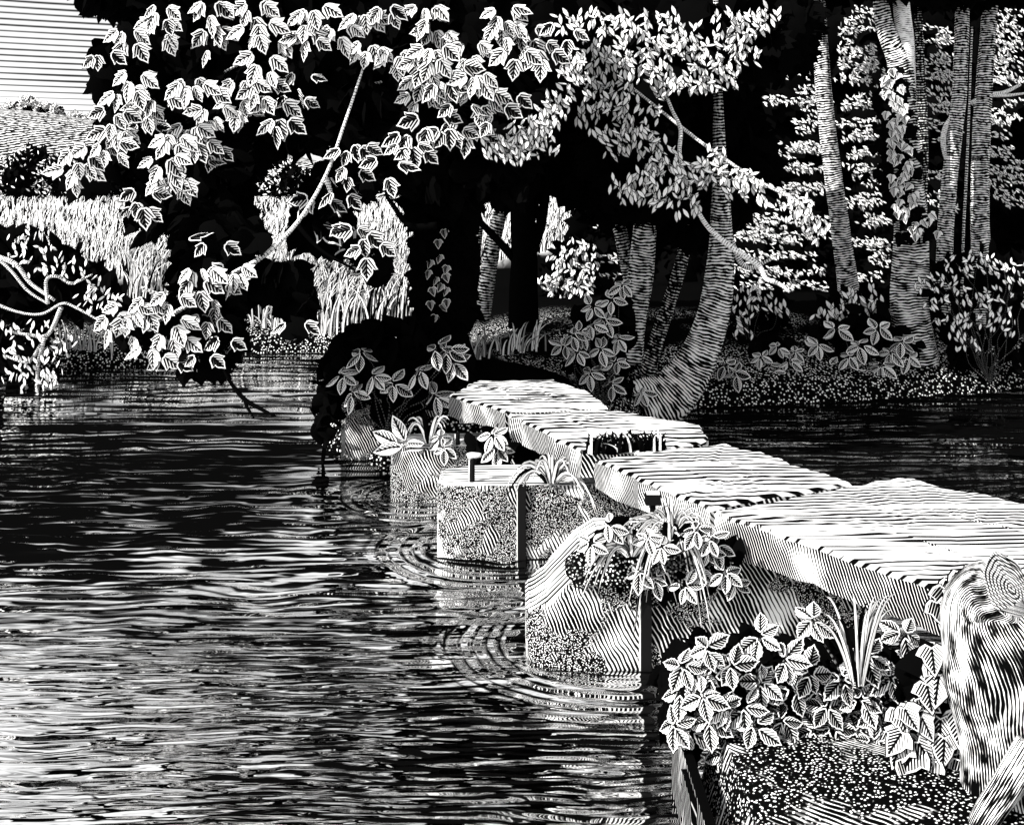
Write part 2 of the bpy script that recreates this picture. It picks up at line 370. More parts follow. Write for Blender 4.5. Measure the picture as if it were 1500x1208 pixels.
# ------------------------------------------------------------------ bridge slabs
def slab(label,px,ztop,th,seed,mat='stone'):
    r=np.random.default_rng(seed); c=[G(x,y,ztop)[:2] for x,y in px]; ring=[]
    for i in range(len(c)):
        a,b=c[i],c[(i+1)%len(c)]; k=max(2,int(np.linalg.norm(b-a)/.11)); t=unit(b-a); nrm=V(t[1],-t[0])
        for j in range(k):
            w=r.normal(0,.011) if j else 0
            ring.append(a+(b-a)*j/k+nrm*w)
    ring=np.array(ring); k=len(ring); cen=ring.mean(0); ring=cen+(ring-cen)*(1-.018/np.maximum(np.linalg.norm(ring-cen,axis=1,keepdims=True),.2))
    sh=ring-cen; inn=cen+sh*(1-.022/np.maximum(np.linalg.norm(sh,axis=1,keepdims=True),.1))
    zj=r.normal(0,.005,k)
    lv=[np.c_[cen+sh*.985+r.normal(0,.008,(k,2)),np.full(k,ztop-th)+r.normal(0,.012,k)],
        np.c_[ring+r.normal(0,.006,(k,2)),np.full(k,ztop-th*.55)],
        np.c_[ring,ztop-.022+zj],np.c_[inn,ztop+zj]]
    # rings running inwards so that the top is gently uneven
    for s_,dz in ((.7,.004),(.35,.008)): lv.append(np.c_[cen+(inn-cen)*s_,np.full(k,ztop+dz)+r.normal(0,.004,k)])
    f=[]
    for L in range(len(lv)-1):
        for j in range(k):
            j2=(j+1)%k; f.append([L*k+j,L*k+j2,(L+1)*k+j2,(L+1)*k+j])
    f.append(list(range(k))[::-1]); f.append([(len(lv)-1)*k+j for j in range(k)])
    m=MB(); m.add(np.concatenate(lv),f); o=np.r_[cen,ztop-th]
    ob=m.build('bridge_slab',M[mat],smooth=False,origin=o)
    return tag(ob,label,'stone slab','stone slabs of the footbridge')
ZT=.95
# outlines go counter-clockwise seen from above
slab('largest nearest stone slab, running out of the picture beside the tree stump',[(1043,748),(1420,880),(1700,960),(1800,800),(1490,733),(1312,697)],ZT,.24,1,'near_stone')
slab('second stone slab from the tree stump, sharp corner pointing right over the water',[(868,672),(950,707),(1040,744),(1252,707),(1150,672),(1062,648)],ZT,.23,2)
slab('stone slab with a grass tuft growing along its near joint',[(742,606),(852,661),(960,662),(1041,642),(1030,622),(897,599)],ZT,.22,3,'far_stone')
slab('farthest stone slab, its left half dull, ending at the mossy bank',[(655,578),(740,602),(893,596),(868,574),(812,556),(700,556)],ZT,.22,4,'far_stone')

# ------------------------------------------------------------------ piers
def pier(label,x0,x1,yc,hw,h,slope=None,skew=.0,nose=.35,seed=0,strap=None,bolt=None):
    """x0 = upstream nose, x1 = downstream end, yc centre, hw half width"""
    r=np.random.default_rng(seed); T=thing('bridge_pier',label,'stone pier',(0.5*(x0+x1),yc,0),'stone piers of the footbridge')
    ts=np.concatenate([1-np.cos(np.linspace(0,math.pi/2,8)),]); xs=np.concatenate([x0+nose*ts,np.linspace(x0+nose,x1,8)[1:]])
    ws=np.concatenate([hw*np.clip(np.sin(np.linspace(.42,math.pi/2,8)),0,1)**.8,np.full(7,hw)])
    m=MB(); rows=[]
    zl=[-.9,0.0,.12,.3,.5,.8,.94,1.0]
    n=len(xs); verts=[]
    for side in(-1,1):
        for q in zl:
            for i in range(n):
                hh=h
                if slope: hh=h*(slope[0]+(1-slope[0])*sm(xs[i],x0,x0+slope[1]))
                z=q*hh if q>0 else q
                ins=1.0 if q<.97 else .96
                j=r.normal(0,.008) if 0<q<.95 else 0
                verts.append((xs[i]+(.03 if q>.97 and i==0 else 0),yc+side*(ws[i]*ins*(1+.05*(1-max(q,0)))+j)+skew*(xs[i]-x0),z+(r.normal(0,.004) if q>.95 else 0)))
    nz=len(zl); I=lambda s,q,i:(s*nz+q)*n+i; f=[]
    for q in range(nz-1):
        for i in range(n-1):
            f.append([I(0,q,i),I(0,q,i+1),I(0,q+1,i+1),I(0,q+1,i)]); f.append([I(1,q,i+1),I(1,q,i),I(1,q+1,i),I(1,q+1,i+1)])
        f.append([I(1,q,0),I(0,q,0),I(0,q+1,0),I(1,q+1,0)]); f.append([I(0,q,n-1),I(1,q,n-1),I(1,q+1,n-1),I(0,q+1,n-1)])
    for i in range(n-1): f.append([I(0,nz-1,i),I(0,nz-1,i+1),I(1,nz-1,i+1),I(1,nz-1,i)])
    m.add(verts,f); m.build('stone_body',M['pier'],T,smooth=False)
    if strap is not None:
        yf=yc-hw*1.05+skew*(strap-x0)
        b=MB(); box(b,(strap-.034,yf-.03,-.4),(strap+.034,yf+.06,h+.006)); sp=b.build('iron_strap',M['iron'],T,smooth=False)
        b=MB(); box(b,(strap-.042,yf-.024,-.4),(strap-.0342,yf+.05,h-.01)); b.build('pale_edge',M['iron_edge'],sp,smooth=False)
    if bolt is not None:
        bx,by,bh,kind=bolt; b=MB()
        tube(b,[(bx,by,h-.05),(bx,by,h+bh*.5),(bx,by,h+bh)],[.022,.022,.022],8,2)
        s=b.build('iron_bolt',M['iron'],T)
        b=MB(); tube(b,[(bx-.0235,by-.004,h),(bx-.0235,by-.004,h+bh-.01)],[.006,.006],6,2); b.build('pale_edge',M['iron_edge'],s)
        if kind=='peg': pass
        elif kind=='hook':
            b=MB(); tube(b,[(bx-.035,by,h+bh+.008),(bx+.0,by,h+bh+.02),(bx+.075,by-.01,h+bh+.026)],[.03,.028,.016],8,3); b.build('bent_head',M['iron_edge'],s)
        else:
            b=MB(); box(b,(bx-.05,by-.045,h+bh),(bx+.05,by+.045,h+bh+.07)); b.build('bolt_head',M['iron'],s,smooth=False)
            b=MB(); box(b,(bx-.044,by-.04,h+bh+.0705),(bx+.044,by+.04,h+bh+.078)); b.build('pale_edge',M['iron_edge'],s,smooth=False)
    return T
def box(m,a,b):
    x0,y0,z0=a;x1,y1,z1=b
    m.add([(x0,y0,z0),(x1,y0,z0),(x1,y1,z0),(x0,y1,z0),(x0,y0,z1),(x1,y0,z1),(x1,y1,z1),(x0,y1,z1)],
      [[3,2,1,0],[4,5,6,7],[0,1,5,4],[1,2,6,5],[2,3,7,6],[3,0,4,7]])
pier('nearest stone pier, sloped pale nose under a cushion of tufts, square iron bolt standing behind',.09,2.3,7.32,.45,.69,slope=(.47,.5),skew=.06,nose=.62,seed=11,strap=.84,bolt=(.955,7.45,.19,'square'))
pier('flat topped stone pier with a hooked iron peg and one grass tuft',-.62,1.1,9.28,.36,.59,skew=.08,nose=.52,seed=12,strap=.08,bolt=(-.33,9.1,.2,'hook'))
pier('narrow stone pier topped with long drooping leaves',-1.19,.3,10.9,.32,.52,skew=.08,nose=.36,seed=13,strap=-.34,bolt=(-.53,10.72,.12,'peg'))
pier('farthest stone pier at the far bank, smothered in dark leaves',-1.93,-.5,12.55,.3,.78,skew=.08,nose=.12,seed=14,strap=-1.42)

# ------------------------------------------------------------------ plants
CAMN=V(-.3,-.75,.6)
def rosette(mb,tpl,c,size,n=5,tone=.8,nrm=CAMN,droop=.25,jit=.25,a0=None,spread=2*math.pi,dt=.12):
    nn=unit(np.asarray(nrm)+rng.normal(0,.12,3)); u=unit(np.cross(V(0,0,1),nn)); v=np.cross(nn,u)
    a=(random.random()*6.28 if a0 is None else a0)+np.arange(n)*spread/n+rng.normal(0,jit,n)
    d=np.cos(a)[:,None]*u+np.sin(a)[:,None]*v-nn*droop+nn*rng.normal(0,.12,n)[:,None]
    d[:,2]-=.12
    pos=np.asarray(c)+d*size*.06+rng.normal(0,size*.05,(n,3))
    leaves(mb,tpl,pos,d,nn+rng.normal(0,.18,(n,3)),size*rng.uniform(.8,1.1,n),np.clip(tone+rng.normal(0,dt,n),.14,1),.3,.2)
def spray(mb,tpl,c,size,n=5,tone=.8,arc=2.1,back=.25,dt=.13):
    """leaves fanned downwards from one twig end"""
    a=np.linspace(-arc/2,arc/2,n)+rng.normal(0,.2,n)
    d=np.stack([np.sin(a),rng.uniform(-.3,.1,n),-np.cos(a)*1.05],1)
    nr=unit(V(-.25,-.9,.35)+rng.normal(0,.25,(n,3)))
    pos=np.asarray(c)+np.stack([np.sin(a)*size*.55,-np.arange(n)*.014,size*.45-rng.uniform(0,.75,n)*size*(np.abs(a)<.6)],1)+rng.normal(0,size*.1,(n,3))*V(1,.5,1)
    leaves(mb,tpl,pos,d,nr,size*rng.uniform(.82,1.12,n),np.clip(tone+rng.normal(0,dt,n),.14,1),.28,.22)
def twig(mb,a,b,r=.012,tone=.0,sag=.0,wig=.05):
    a=np.asarray(a,float);b=np.asarray(b,float);L=np.linalg.norm(b-a); k=4
    pts=[a+(b-a)*i/k+(rng.normal(0,wig*L,3) if 0<i<k else 0)-V(0,0,sag*math.sin(math.pi*i/k)*L) for i in range(k+1)]
    tube(mb,pts,np.linspace(r,r*.45,k+1),6,3,tone,cap=False)
def darkmass(mb,tpl,poly,n,Y0,Y1,szpx,tone=0.0,faint=.0,holes=()):  # near-black leaves: the unlit inside of the foliage put into the colour
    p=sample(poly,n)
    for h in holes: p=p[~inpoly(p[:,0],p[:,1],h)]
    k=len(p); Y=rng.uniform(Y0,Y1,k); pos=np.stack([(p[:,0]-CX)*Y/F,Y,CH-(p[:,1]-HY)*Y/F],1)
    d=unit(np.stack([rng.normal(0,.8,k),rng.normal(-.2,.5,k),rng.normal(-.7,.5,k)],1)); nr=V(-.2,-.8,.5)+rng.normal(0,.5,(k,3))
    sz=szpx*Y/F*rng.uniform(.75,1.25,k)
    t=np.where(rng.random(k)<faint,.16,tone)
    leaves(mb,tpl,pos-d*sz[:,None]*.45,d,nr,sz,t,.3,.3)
def px_tube(mb,px,Y,wpx,seg=12,k=6,tone=1.0,rough=.04,Y1=None):
    """px picture path root to tip, wpx widths in picture units"""
    n=len(px); Ys=np.linspace(Y,Y if Y1 is None else Y1,n)
    tube(mb,[P(x,y,yy) for (x,y),yy in zip(px,Ys)],[w*.5*yy/F for w,yy in zip(wpx,Ys)],seg,k,tone,rough)

# ---- sycamore -----------------------------------------------------------
YS=13.2
syc=thing('sycamore_tree','great dark sycamore with large lobed leaves hanging over the river','tree',(P(645,500,YS)[0],YS,hz(P(645,500,YS)[0],YS)))
b=MB(); px_tube(b,[(648,540),(645,470),(646,380),(650,300),(655,200),(650,60),(640,-60)],YS,[110,78,70,66,60,46,20],14,6,0.02,.05); b.build('trunk',M['bark'],syc)
def limb(px,Y,w,Y1=None,tone=.9,parent=None,mat='bark_fine',name='limb'):
    b=MB(); px_tube(b,px,Y,w,8,6,tone,.05,Y1); return b.build(name,M[mat],parent)
limb([(650,210),(590,110),(480,60),(360,60),(250,70)],YS,[40,28,20,14,5],10.6,.02,syc)
limb([(652,240),(560,190),(440,170),(330,200),(240,250)],YS,[34,24,18,12,4],10.4,.02,syc)
limb([(655,120),(720,60),(790,50)],YS,[26,16,6],11.2,.02,syc)
bough=limb([(536,88),(528,112),(505,180),(478,255),(436,325),(385,375),(340,400)],10.45,[3,3.5,4.5,5,6,7.5,5],9.9,1.0,syc,name='hanging_bough')
limb([(478,262),(487,290),(498,318)],10.75,[8,6,3],10.6,.9,bough,name='side_twig')
limb([(436,330),(455,352),(478,372),(520,395)],10.45,[8,7,5,3],10.4,.03,bough,name='side_twig')
limb([(360,390),(310,420),(270,450),(225,472),(170,482)],10.1,[9,8,7,5,3],9.8,.8,bough,name='side_twig')
limb([(345,400),(290,428),(240,432),(205,420)],10.1,[8,6,6,3],9.8,.7,bough,name='side_twig')
limb([(310,480),(330,545),(355,582),(380,598),(404,610)],10.0,[5,5,7,6,3],9.9,.03,bough,name='dead_twig')
limb([(358,584),(362,596),(372,612)],9.95,[6,5,3],9.9,.03,bough,name='dead_twig')
for px in ([(368,85),(330,105),(305,122)],[(432,92),(410,115),(395,132)],[(560,120),(543,124),(520,130)],[(500,138),(488,142),(475,146)],[(640,330),(600,330),(575,300),(565,285)]):
    limb(px,10.9,[5,4,2.5][:len(px)] if len(px)==3 else [12,9,7,4],10.9,.75 if len(px)==3 else .02,syc,name='twig')
HOLE2=[(350,300),(360,245),(400,218),(460,210),(482,235),(455,272),(440,300),(432,350),(400,368),(372,340)]
HOLE1=[(455,218),(478,200),(530,188),(532,200),(500,215),(468,226)]
S1=[(215,5),(600,5),(835,5),(835,120),(800,180),(775,250),(755,290),(700,275),(690,300),(640,295),(600,272),(560,258),(540,215),(500,222),(440,222),(400,238),(360,270),(385,290),(390,340),(375,350),(330,372),(260,350),(255,312),(215,345),(195,320),(200,290),(222,265),(195,245),(115,272),(100,265),(150,225),(150,195),(170,155),(130,108),(170,60)]
S2=[(262,345),(370,300),(385,350),(365,378),(445,400),(452,440),(442,490),(432,490),(415,440),(370,430),(345,450),(345,510),(325,545),(262,535),(250,515),(165,485),(175,470),(250,440),(258,400),(222,392),(255,375)]
S3=[(420,290),(480,240),(545,215),(552,255),(500,305),(505,345),(570,380),(565,400),(540,405),(500,365),(440,360),(428,330)]
b=MB()
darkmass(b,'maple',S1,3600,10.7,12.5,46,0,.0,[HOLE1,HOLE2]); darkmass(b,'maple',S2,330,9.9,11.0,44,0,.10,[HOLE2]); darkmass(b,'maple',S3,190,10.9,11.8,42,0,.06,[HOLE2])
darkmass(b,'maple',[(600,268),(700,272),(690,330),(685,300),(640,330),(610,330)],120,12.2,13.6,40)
darkmass(b,'maple',[(150,8),(520,8),(520,-330),(300,-360),(60,-330),(-70,-230),(-60,-70),(60,-50)],2300,10.8,12.6,52)  # unseen upper crown, added to darken the reflections in the river
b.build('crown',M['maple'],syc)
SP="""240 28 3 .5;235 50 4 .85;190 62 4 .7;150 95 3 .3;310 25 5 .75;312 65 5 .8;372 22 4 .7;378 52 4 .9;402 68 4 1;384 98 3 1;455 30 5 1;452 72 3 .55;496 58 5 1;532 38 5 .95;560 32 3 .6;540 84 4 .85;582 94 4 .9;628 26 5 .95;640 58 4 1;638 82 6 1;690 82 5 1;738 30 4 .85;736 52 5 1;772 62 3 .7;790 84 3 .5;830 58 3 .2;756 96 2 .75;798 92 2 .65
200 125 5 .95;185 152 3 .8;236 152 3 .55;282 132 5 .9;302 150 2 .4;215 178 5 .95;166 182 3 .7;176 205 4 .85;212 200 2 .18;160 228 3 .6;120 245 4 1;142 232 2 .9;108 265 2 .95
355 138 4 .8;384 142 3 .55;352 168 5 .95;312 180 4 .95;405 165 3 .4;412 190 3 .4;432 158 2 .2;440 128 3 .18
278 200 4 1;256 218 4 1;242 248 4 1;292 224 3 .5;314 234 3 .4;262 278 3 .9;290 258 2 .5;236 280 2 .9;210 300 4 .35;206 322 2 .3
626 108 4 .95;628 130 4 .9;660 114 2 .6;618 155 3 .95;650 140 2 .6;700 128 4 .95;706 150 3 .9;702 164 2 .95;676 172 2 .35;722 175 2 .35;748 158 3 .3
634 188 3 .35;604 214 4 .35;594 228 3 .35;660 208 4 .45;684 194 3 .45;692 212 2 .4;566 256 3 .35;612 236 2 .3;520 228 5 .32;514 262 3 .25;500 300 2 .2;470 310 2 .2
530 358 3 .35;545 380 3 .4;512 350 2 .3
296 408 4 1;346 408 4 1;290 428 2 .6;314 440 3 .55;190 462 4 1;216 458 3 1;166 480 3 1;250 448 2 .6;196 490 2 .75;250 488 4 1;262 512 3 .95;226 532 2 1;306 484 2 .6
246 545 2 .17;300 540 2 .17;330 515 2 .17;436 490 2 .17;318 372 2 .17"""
cl=[tuple(float(q) for q in s.split()) for s in SP.replace('\n',';').split(';')]
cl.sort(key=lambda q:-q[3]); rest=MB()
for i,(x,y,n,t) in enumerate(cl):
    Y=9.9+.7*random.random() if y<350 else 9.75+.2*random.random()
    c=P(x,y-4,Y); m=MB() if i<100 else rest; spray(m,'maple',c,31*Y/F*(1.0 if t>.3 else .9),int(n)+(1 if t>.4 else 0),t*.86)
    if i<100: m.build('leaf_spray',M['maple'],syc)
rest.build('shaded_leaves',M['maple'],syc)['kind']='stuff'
# ivy on the sycamore trunk
m=MB(); iv=sample([(608,300),(690,300),(690,462),(618,470),(604,420)],420)
for x,y in iv:
    Y=YS-.36-.12*random.random(); leaves(m,'ivy',P(x,y,Y),[random.gauss(0,.5),-.3,-.8],CAMN+rng.normal(0,.35,3),26*Y/F,0.0)
for x,y in [(632,380),(645,372),(655,388),(628,395),(640,405),(652,400),(648,415),(632,420),(655,420),(630,440),(645,445),(655,437),(638,460),(642,350),(650,335)]:
    Y=YS-.52; leaves(m,'ivy',P(x,y,Y),[random.gauss(0,.4),-.3,-.8],CAMN+rng.normal(0,.35,3),15*Y/F,.2)
o=P(648,480,YS-.3); tag(m.build('ivy',M['oval'],origin=o),'dark ivy clothing the thick black sycamore trunk','ivy')

# ---- small leaved (ash like) tree with the curved leaning trunk ----------
YA=14.4
base=P(968,592,YA)
ash=thing('leaning_tree','tree with a curved leaning trunk at the water edge and drooping pale leaflets','tree',base)
b=MB(); px_tube(b,[(945,604),(985,578),(1020,530),(1042,470),(1054,400),(1056,300),(1052,150),(1050,20),(1040,-80)],YA,[100,74,58,48,42,28,14,9,6],16,7,1.0,.03); b.build('trunk',M['bark'],ash)
def hang(px,Y,w,Y1,t=1.0): return limb(px,Y,w,Y1,t,ash,name='hanging_branch')
hang([(968,120),(985,162),(997,190),(996,230),(1012,285),(1035,330),(1075,365),(1110,388),(1122,408),(1140,415),(1157,428)],13.0,[4,5,6,6,6,7,9,9,7,6,4],12.2)
hang([(925,128),(955,152),(1000,188),(1040,218),(1110,265),(1160,290),(1190,318)],13.2,[4,4,5,5,5,5,3],12.6,.9)
limb([(1062,330),(1090,390),(1130,380)],YA,[10,8,4],14.2,.4,ash)
S5=[(790,5),(1195,5),(1185,70),(1180,85),(1110,75),(1100,130),(1105,185),(1125,220),(1125,255),(1060,320),(1035,335),(985,345),(900,320),(850,288),(800,262),(770,285),(762,200),(790,150)]
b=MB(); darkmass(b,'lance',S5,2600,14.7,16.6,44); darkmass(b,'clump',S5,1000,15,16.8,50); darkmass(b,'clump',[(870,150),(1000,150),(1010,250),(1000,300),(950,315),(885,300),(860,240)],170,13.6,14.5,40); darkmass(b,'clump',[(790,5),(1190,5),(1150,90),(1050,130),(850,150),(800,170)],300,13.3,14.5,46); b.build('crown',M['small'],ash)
AP="""830 30;858 22;900 30;932 38;862 54;900 58;946 62;872 84;905 86;960 92;842 112;880 112;936 110;820 150;852 128;790 184;812 172;760 200;740 206;756 224;780 205;905 40;880 70;910 128;922 152;946 168;906 180;930 190;912 100;942 88;966 106;986 122;900 146;872 148;862 165
965 30;1010 45;1000 64;1026 70;1036 88;1040 124;1052 114;1060 28;1082 44;1066 56;1092 28;1076 72;1110 32;1070 94;1125 20;985 35;975 60
970 218;966 240;946 268;926 280;986 250;968 290;912 270;1016 250;1004 280;1032 240;1050 226;1010 302;1026 272;1070 258;1090 262;1106 276;1080 272;1122 285;1166 308;1186 325;1196 338;1178 300;1045 262
735 215;752 192;775 190;800 170;815 140;835 95;850 85;770 215;745 228;725 215;865 118;890 95;800 205;1000 110;1020 120;985 75;1060 110;1085 60;1100 80;975 130;940 195;955 210;925 215;880 200;900 215;1005 262;960 285;940 255;985 235"""
ap=[tuple(float(q) for q in s.split()) for s in AP.replace('\n',';').split(';')]
def leaflets(m,c,Y,px,n,tone,wx=20,wy=13,tpl='lance',slope=None):
    a=rng.normal(0,.55,n)+(slope if slope is not None else rng.normal(0,.35))
    d=np.stack([np.sin(a),rng.uniform(-.5,.1,n),-np.cos(a)*.85],1)
    off=np.stack([rng.uniform(-wx,wx,n),np.zeros(n),rng.uniform(-wy,wy,n)],1)*Y/F; off[:,1]=rng.uniform(-.15,.15,n)
    s=px*Y/F*rng.uniform(.8,1.2,n)
    leaves(m,tpl,np.asarray(c)+off-d*s[:,None]*.4,d,CAMN+rng.normal(0,.25,(n,3)),s,np.clip(tone+rng.normal(0,.15,n),.2,1),.25,.2)
rest=MB()
for i,(x,y) in enumerate(ap):
    m=MB() if i<100 else rest; Y=12.4+.5*random.random() if y<235 else 12.1+.3*random.random()
    if x<862: Y=10.35+.2*random.random()
    leaflets(m,P(x,y,Y),Y,18.5,14,.93,20,15)
    if i<100: m.build('leaf_spray',M['small'],ash)
rest.build('inner_leaves',M['small'],ash)['kind']='stuff'

# ---- slim trunks between ------------------------------------------------
def slim(label,px,Y,w,tone=1.0,group='slim trees around the curved trunk',name='slim_tree',mat='bark',extra=(),crown=True):
    x,y=px[0]; bx=P(x,y,Y)[0]; zz=hz(bx,Y); t=thing(name,label,'tree',(bx,Y,zz-.05),group)
    b=MB(); px_tube(b,px,Y,w,10,6,tone,.04); b.build('trunk',M[mat],t)
    for e,ww,tt in extra: limb(e,Y,ww,None,tt,t)
    if crown:
        x1,y1=px[-1]; cpx=[(x1-70,y1-60),(x1,y1-95),(x1+75,y1-50),(x1+50,y1+25),(x1-40,y1+30)]
        b=MB(); darkmass(b,'clump',cpx,160,Y-.7,Y+.9,42); b.build('crown',M['small'],t)
    return t
slim('slim straight tree left of the curved trunk, pale ringed bark',[(918,530),(925,480),(938,400),(945,330),(950,240),(952,120)],14.9,[46,40,38,34,28,22])
slim('thin dark tree leaning right close against the curved trunk',[(948,550),(962,500),(985,430),(1003,360),(1012,280),(1018,180)],15.2,[24,22,20,18,14,10],.35)
slim('slender tree behind, hatched only along its upper stem',[(935,470),(925,420),(912,360),(902,300),(897,220),(890,120)],16.0,[22,20,20,20,17,12],.8)
slim('pale slender tree in the meadow gap, leaning slightly right',[(703,470),(712,420),(722,360),(735,300),(742,240),(745,160)],15.8,[26,24,22,20,16,12],1.0,'dark trees beside the meadow gap')
slim('dark forked tree on the right of the meadow gap',[(765,480),(766,430),(768,360),(766,290),(760,220),(755,140)],15.0,[46,42,38,36,30,22],.02,'dark trees beside the meadow gap',extra=[([(775,385),(792,330),(800,285),(806,240)],[16,15,12,8],.02),([(755,380),(728,350),(700,322),(684,310)],[14,11,9,5],.02),([(792,335),(786,300),(790,270)],[9,7,4],.02)])
slim('short thin tree at the left of the meadow gap, ragged bark',[(692,470),(695,420),(696,370),(700,330),(694,270),(690,200)],16.4,[18,17,16,14,12,10],.7,'dark trees beside the meadow gap')
# ---- wood on the right --------------------------------------------------
slim('bare trunk tilting left, alone between shrub and curved trunk',[(1250,470),(1244,430),(1232,340),(1218,240),(1208,150),(1202,60),(1198,-40)],19.0,[34,32,28,26,24,22,16],1.0,'tall trunks of the wood')
tb=slim('thickest trunk of the wood, ivy up its middle and two stems at the top',[(1345,565),(1338,500),(1332,430),(1334,340),(1326,240),(1320,150),(1318,95),(1296,40),(1285,-40)],16.9,[84,62,54,50,46,44,36,26,20],1.0,'tall trunks of the wood',name='ivied_tree',extra=[([(1326,130),(1325,60),(1318,-30)],[30,28,22],1.0)])
slim('thin dark sapling just right of the ivied trunk',[(1352,500),(1352,400),(1350,300),(1352,200),(1348,100),(1344,-30)],17.8,[18,17,16,15,13,10],.3,'tall trunks of the wood')
slim('smooth trunk swelling low down, second from the right',[(1376,480),(1382,400),(1388,300),(1398,200),(1406,120),(1412,-30)],18.2,[27,24,23,22,21,20],1.0,'tall trunks of the wood',extra=[([(1392,250),(1382,215),(1384,190),(1394,170)],[5,8,8,5],1.0)])
slim('rightmost trunk of the wood with a forked bare side branch',[(1436,480),(1436,380),(1436,280),(1438,180),(1445,80),(1454,-30)],18.8,[30,28,26,25,23,22],.9,'tall trunks of the wood',extra=[([(1424,152),(1445,140),(1470,136),(1495,124)],[9,8,6,4],1.0),([(1450,140),(1475,140),(1500,137)],[6,5,3],1.0)])
slim('thread-thin stem standing between the two rightmost trunks',[(1408,470),(1411,350),(1416,250),(1420,150),(1424,40)],18.0,[4,4,4,3,3],1.0,'tall trunks of the wood',crown=False)
# ivy on the thick trunk
m=MB(); 
for i in range(150):
    y=random.uniform(95,345); x=1306+(y-95)*.06+random.gauss(0,13)+(22 if (y>300 and random.random()<.5) else 0); Y=16.9-.3-random.random()*.1
    leaves(m,'ivy',P(x,y,Y),[random.gauss(0,.5),-.3,-.8],CAMN+rng.normal(0,.3,3),(17 if y<280 else 20)*Y/F,0.0)
for i in range(74):
    y=100+i*3.3; x=1303+(y-95)*.11+random.uniform(-14,16)+(random.choice([0,34]) if y>305 else 0); Y=16.9-.44
    leaves(m,'ivy',P(x,y,Y),[random.gauss(0,.45),-.35,-.8],CAMN+rng.normal(0,.25,3),14.5*Y/F,random.choice([.95,.9,.7,.25]))
tag(m.build('ivy',M['oval'],origin=P(1325,560,16.6)),'pale leaved ivy climbing the thick trunk on the right','ivy')

# ---- dark woodland behind ----------------------------------------------
SKYH=[[(1120,90),(1190,70),(1190,115),(1125,115)],[(1128,165),(1182,160),(1182,205),(1128,205)],[(1098,200),(1128,200),(1128,222),(1098,222)]]
def woodtree(label,x,Y,r,zc,pale):
    bx=(x-CX)*Y/F; z0=hz(bx,Y); t=thing('woodland_tree',label,'tree',(bx,Y,z0-.1),'dark trees of the wood behind')
    b=MB(); tube(b,[(bx,Y,z0-.2),(bx+.1,Y,z0+1.5),(bx,Y,zc)],[.2,.16,.08],8,4,.15); b.build('trunk',M['bark'],t)
    n=700; q=unit(rng.normal(0,1,(n,3)))*rng.uniform(.45,1,(n,1))**.6
    pos=V(bx,Y,zc)+q*V(r,1.3,zc-z0-.2); px=CX+pos[:,0]*F/pos[:,1]; py=HY+(CH-pos[:,2])*F/pos[:,1]
    ok=np.ones(n,bool)
    for h in SKYH: ok&=~((px>min(c[0] for c in h)-4)&(px<max(c[0] for c in h)+4)&(py>min(c[1] for c in h)-4)&(py<max(c[1] for c in h)+4))
    pos=pos[ok]; k=len(pos)
    b=MB(); leaves(b,'clump',pos,rng.normal(0,1,(k,3)),V(-.2,-.9,.3)+rng.normal(0,.4,(k,3)),rng.uniform(.6,1.0,k),0.0); b.build('crown',M['small'],t)  # shade of the wood put into the leaf colour, near black even in sun
    if pale:
        YT=min(Y-2.55,21.3)
        for (cx,cy,wx,wy,nn) in pale:
            m=MB(); leaflets(m,P(cx,cy,YT),YT,9.6,int(nn*2.1),.9,wx*1.1,wy*1.1,slope=.9)
            m.build('leaf_spray',M['small'],t)
WT=[('woodland tree just behind the curved trunk, seen through hanging branches',1010,27,2.2,4.2,[(1128,340,24,14,26),(1150,362,20,14,22),(1110,330,14,14,14),(1085,440,18,20,26),(1120,415,14,10,12)]),
 ('woodland tree with small sky gaps between its leaf tiers',1140,26,1.7,4.6,[(1165,105,20,10,20),(1180,140,14,14,18),(1178,185,16,10,18),(1150,215,34,8,24),(1165,245,30,8,26),(1175,275,28,8,22),(1185,215,20,8,18),(1160,300,24,7,14)]),
 ('woodland tree rising behind the lone bare trunk',1225,27.5,1.8,5.2,[(1245,50,12,24,24),(1255,85,26,16,40),(1275,110,24,14,26),(1265,30,18,14,16)]),
 ('woodland tree left of the ivied trunk, leaf tiers down its side',1275,26,1.5,4.4,[(1255,150,16,9,14),(1262,192,18,9,16),(1268,222,18,8,16),(1270,255,20,8,14),(1272,290,20,8,16),(1282,322,16,9,14),(1288,362,16,14,20),(1285,392,12,12,12),(1240,290,8,14,8)]),
 ('woodland tree filling the gap right of the ivied trunk',1375,26,1.5,4.6,[(1382,50,10,10,14),(1382,85,9,9,12),(1382,112,9,9,12),(1382,145,7,9,10)]),
 ('woodland tree at the right edge with level tiers of leaves',1470,25.5,1.7,4.8,[(1472,55,20,8,18),(1466,84,18,8,18),(1470,112,20,9,22),(1462,178,18,7,14),(1464,222,18,8,16),(1474,252,18,9,20),(1476,285,18,8,18),(1480,30,12,8,8)]),
 ('dark woodland tree with its crown cut off by the right edge',1580,27,2.6,4.6,None),
 ('woodland tree in deep shade behind the slim trunks',930,28.5,1.3,3.6,None)]
TIERS={0:[(1090,1135,320,450)],1:[(1110,1200,95,300),(1090,1215,320,430)],2:[(1235,1292,15,150)],3:[(1240,1296,150,420)],4:[(1352,1402,35,330)],5:[(1452,1500,20,320)],7:[(880,900,330,420)]}
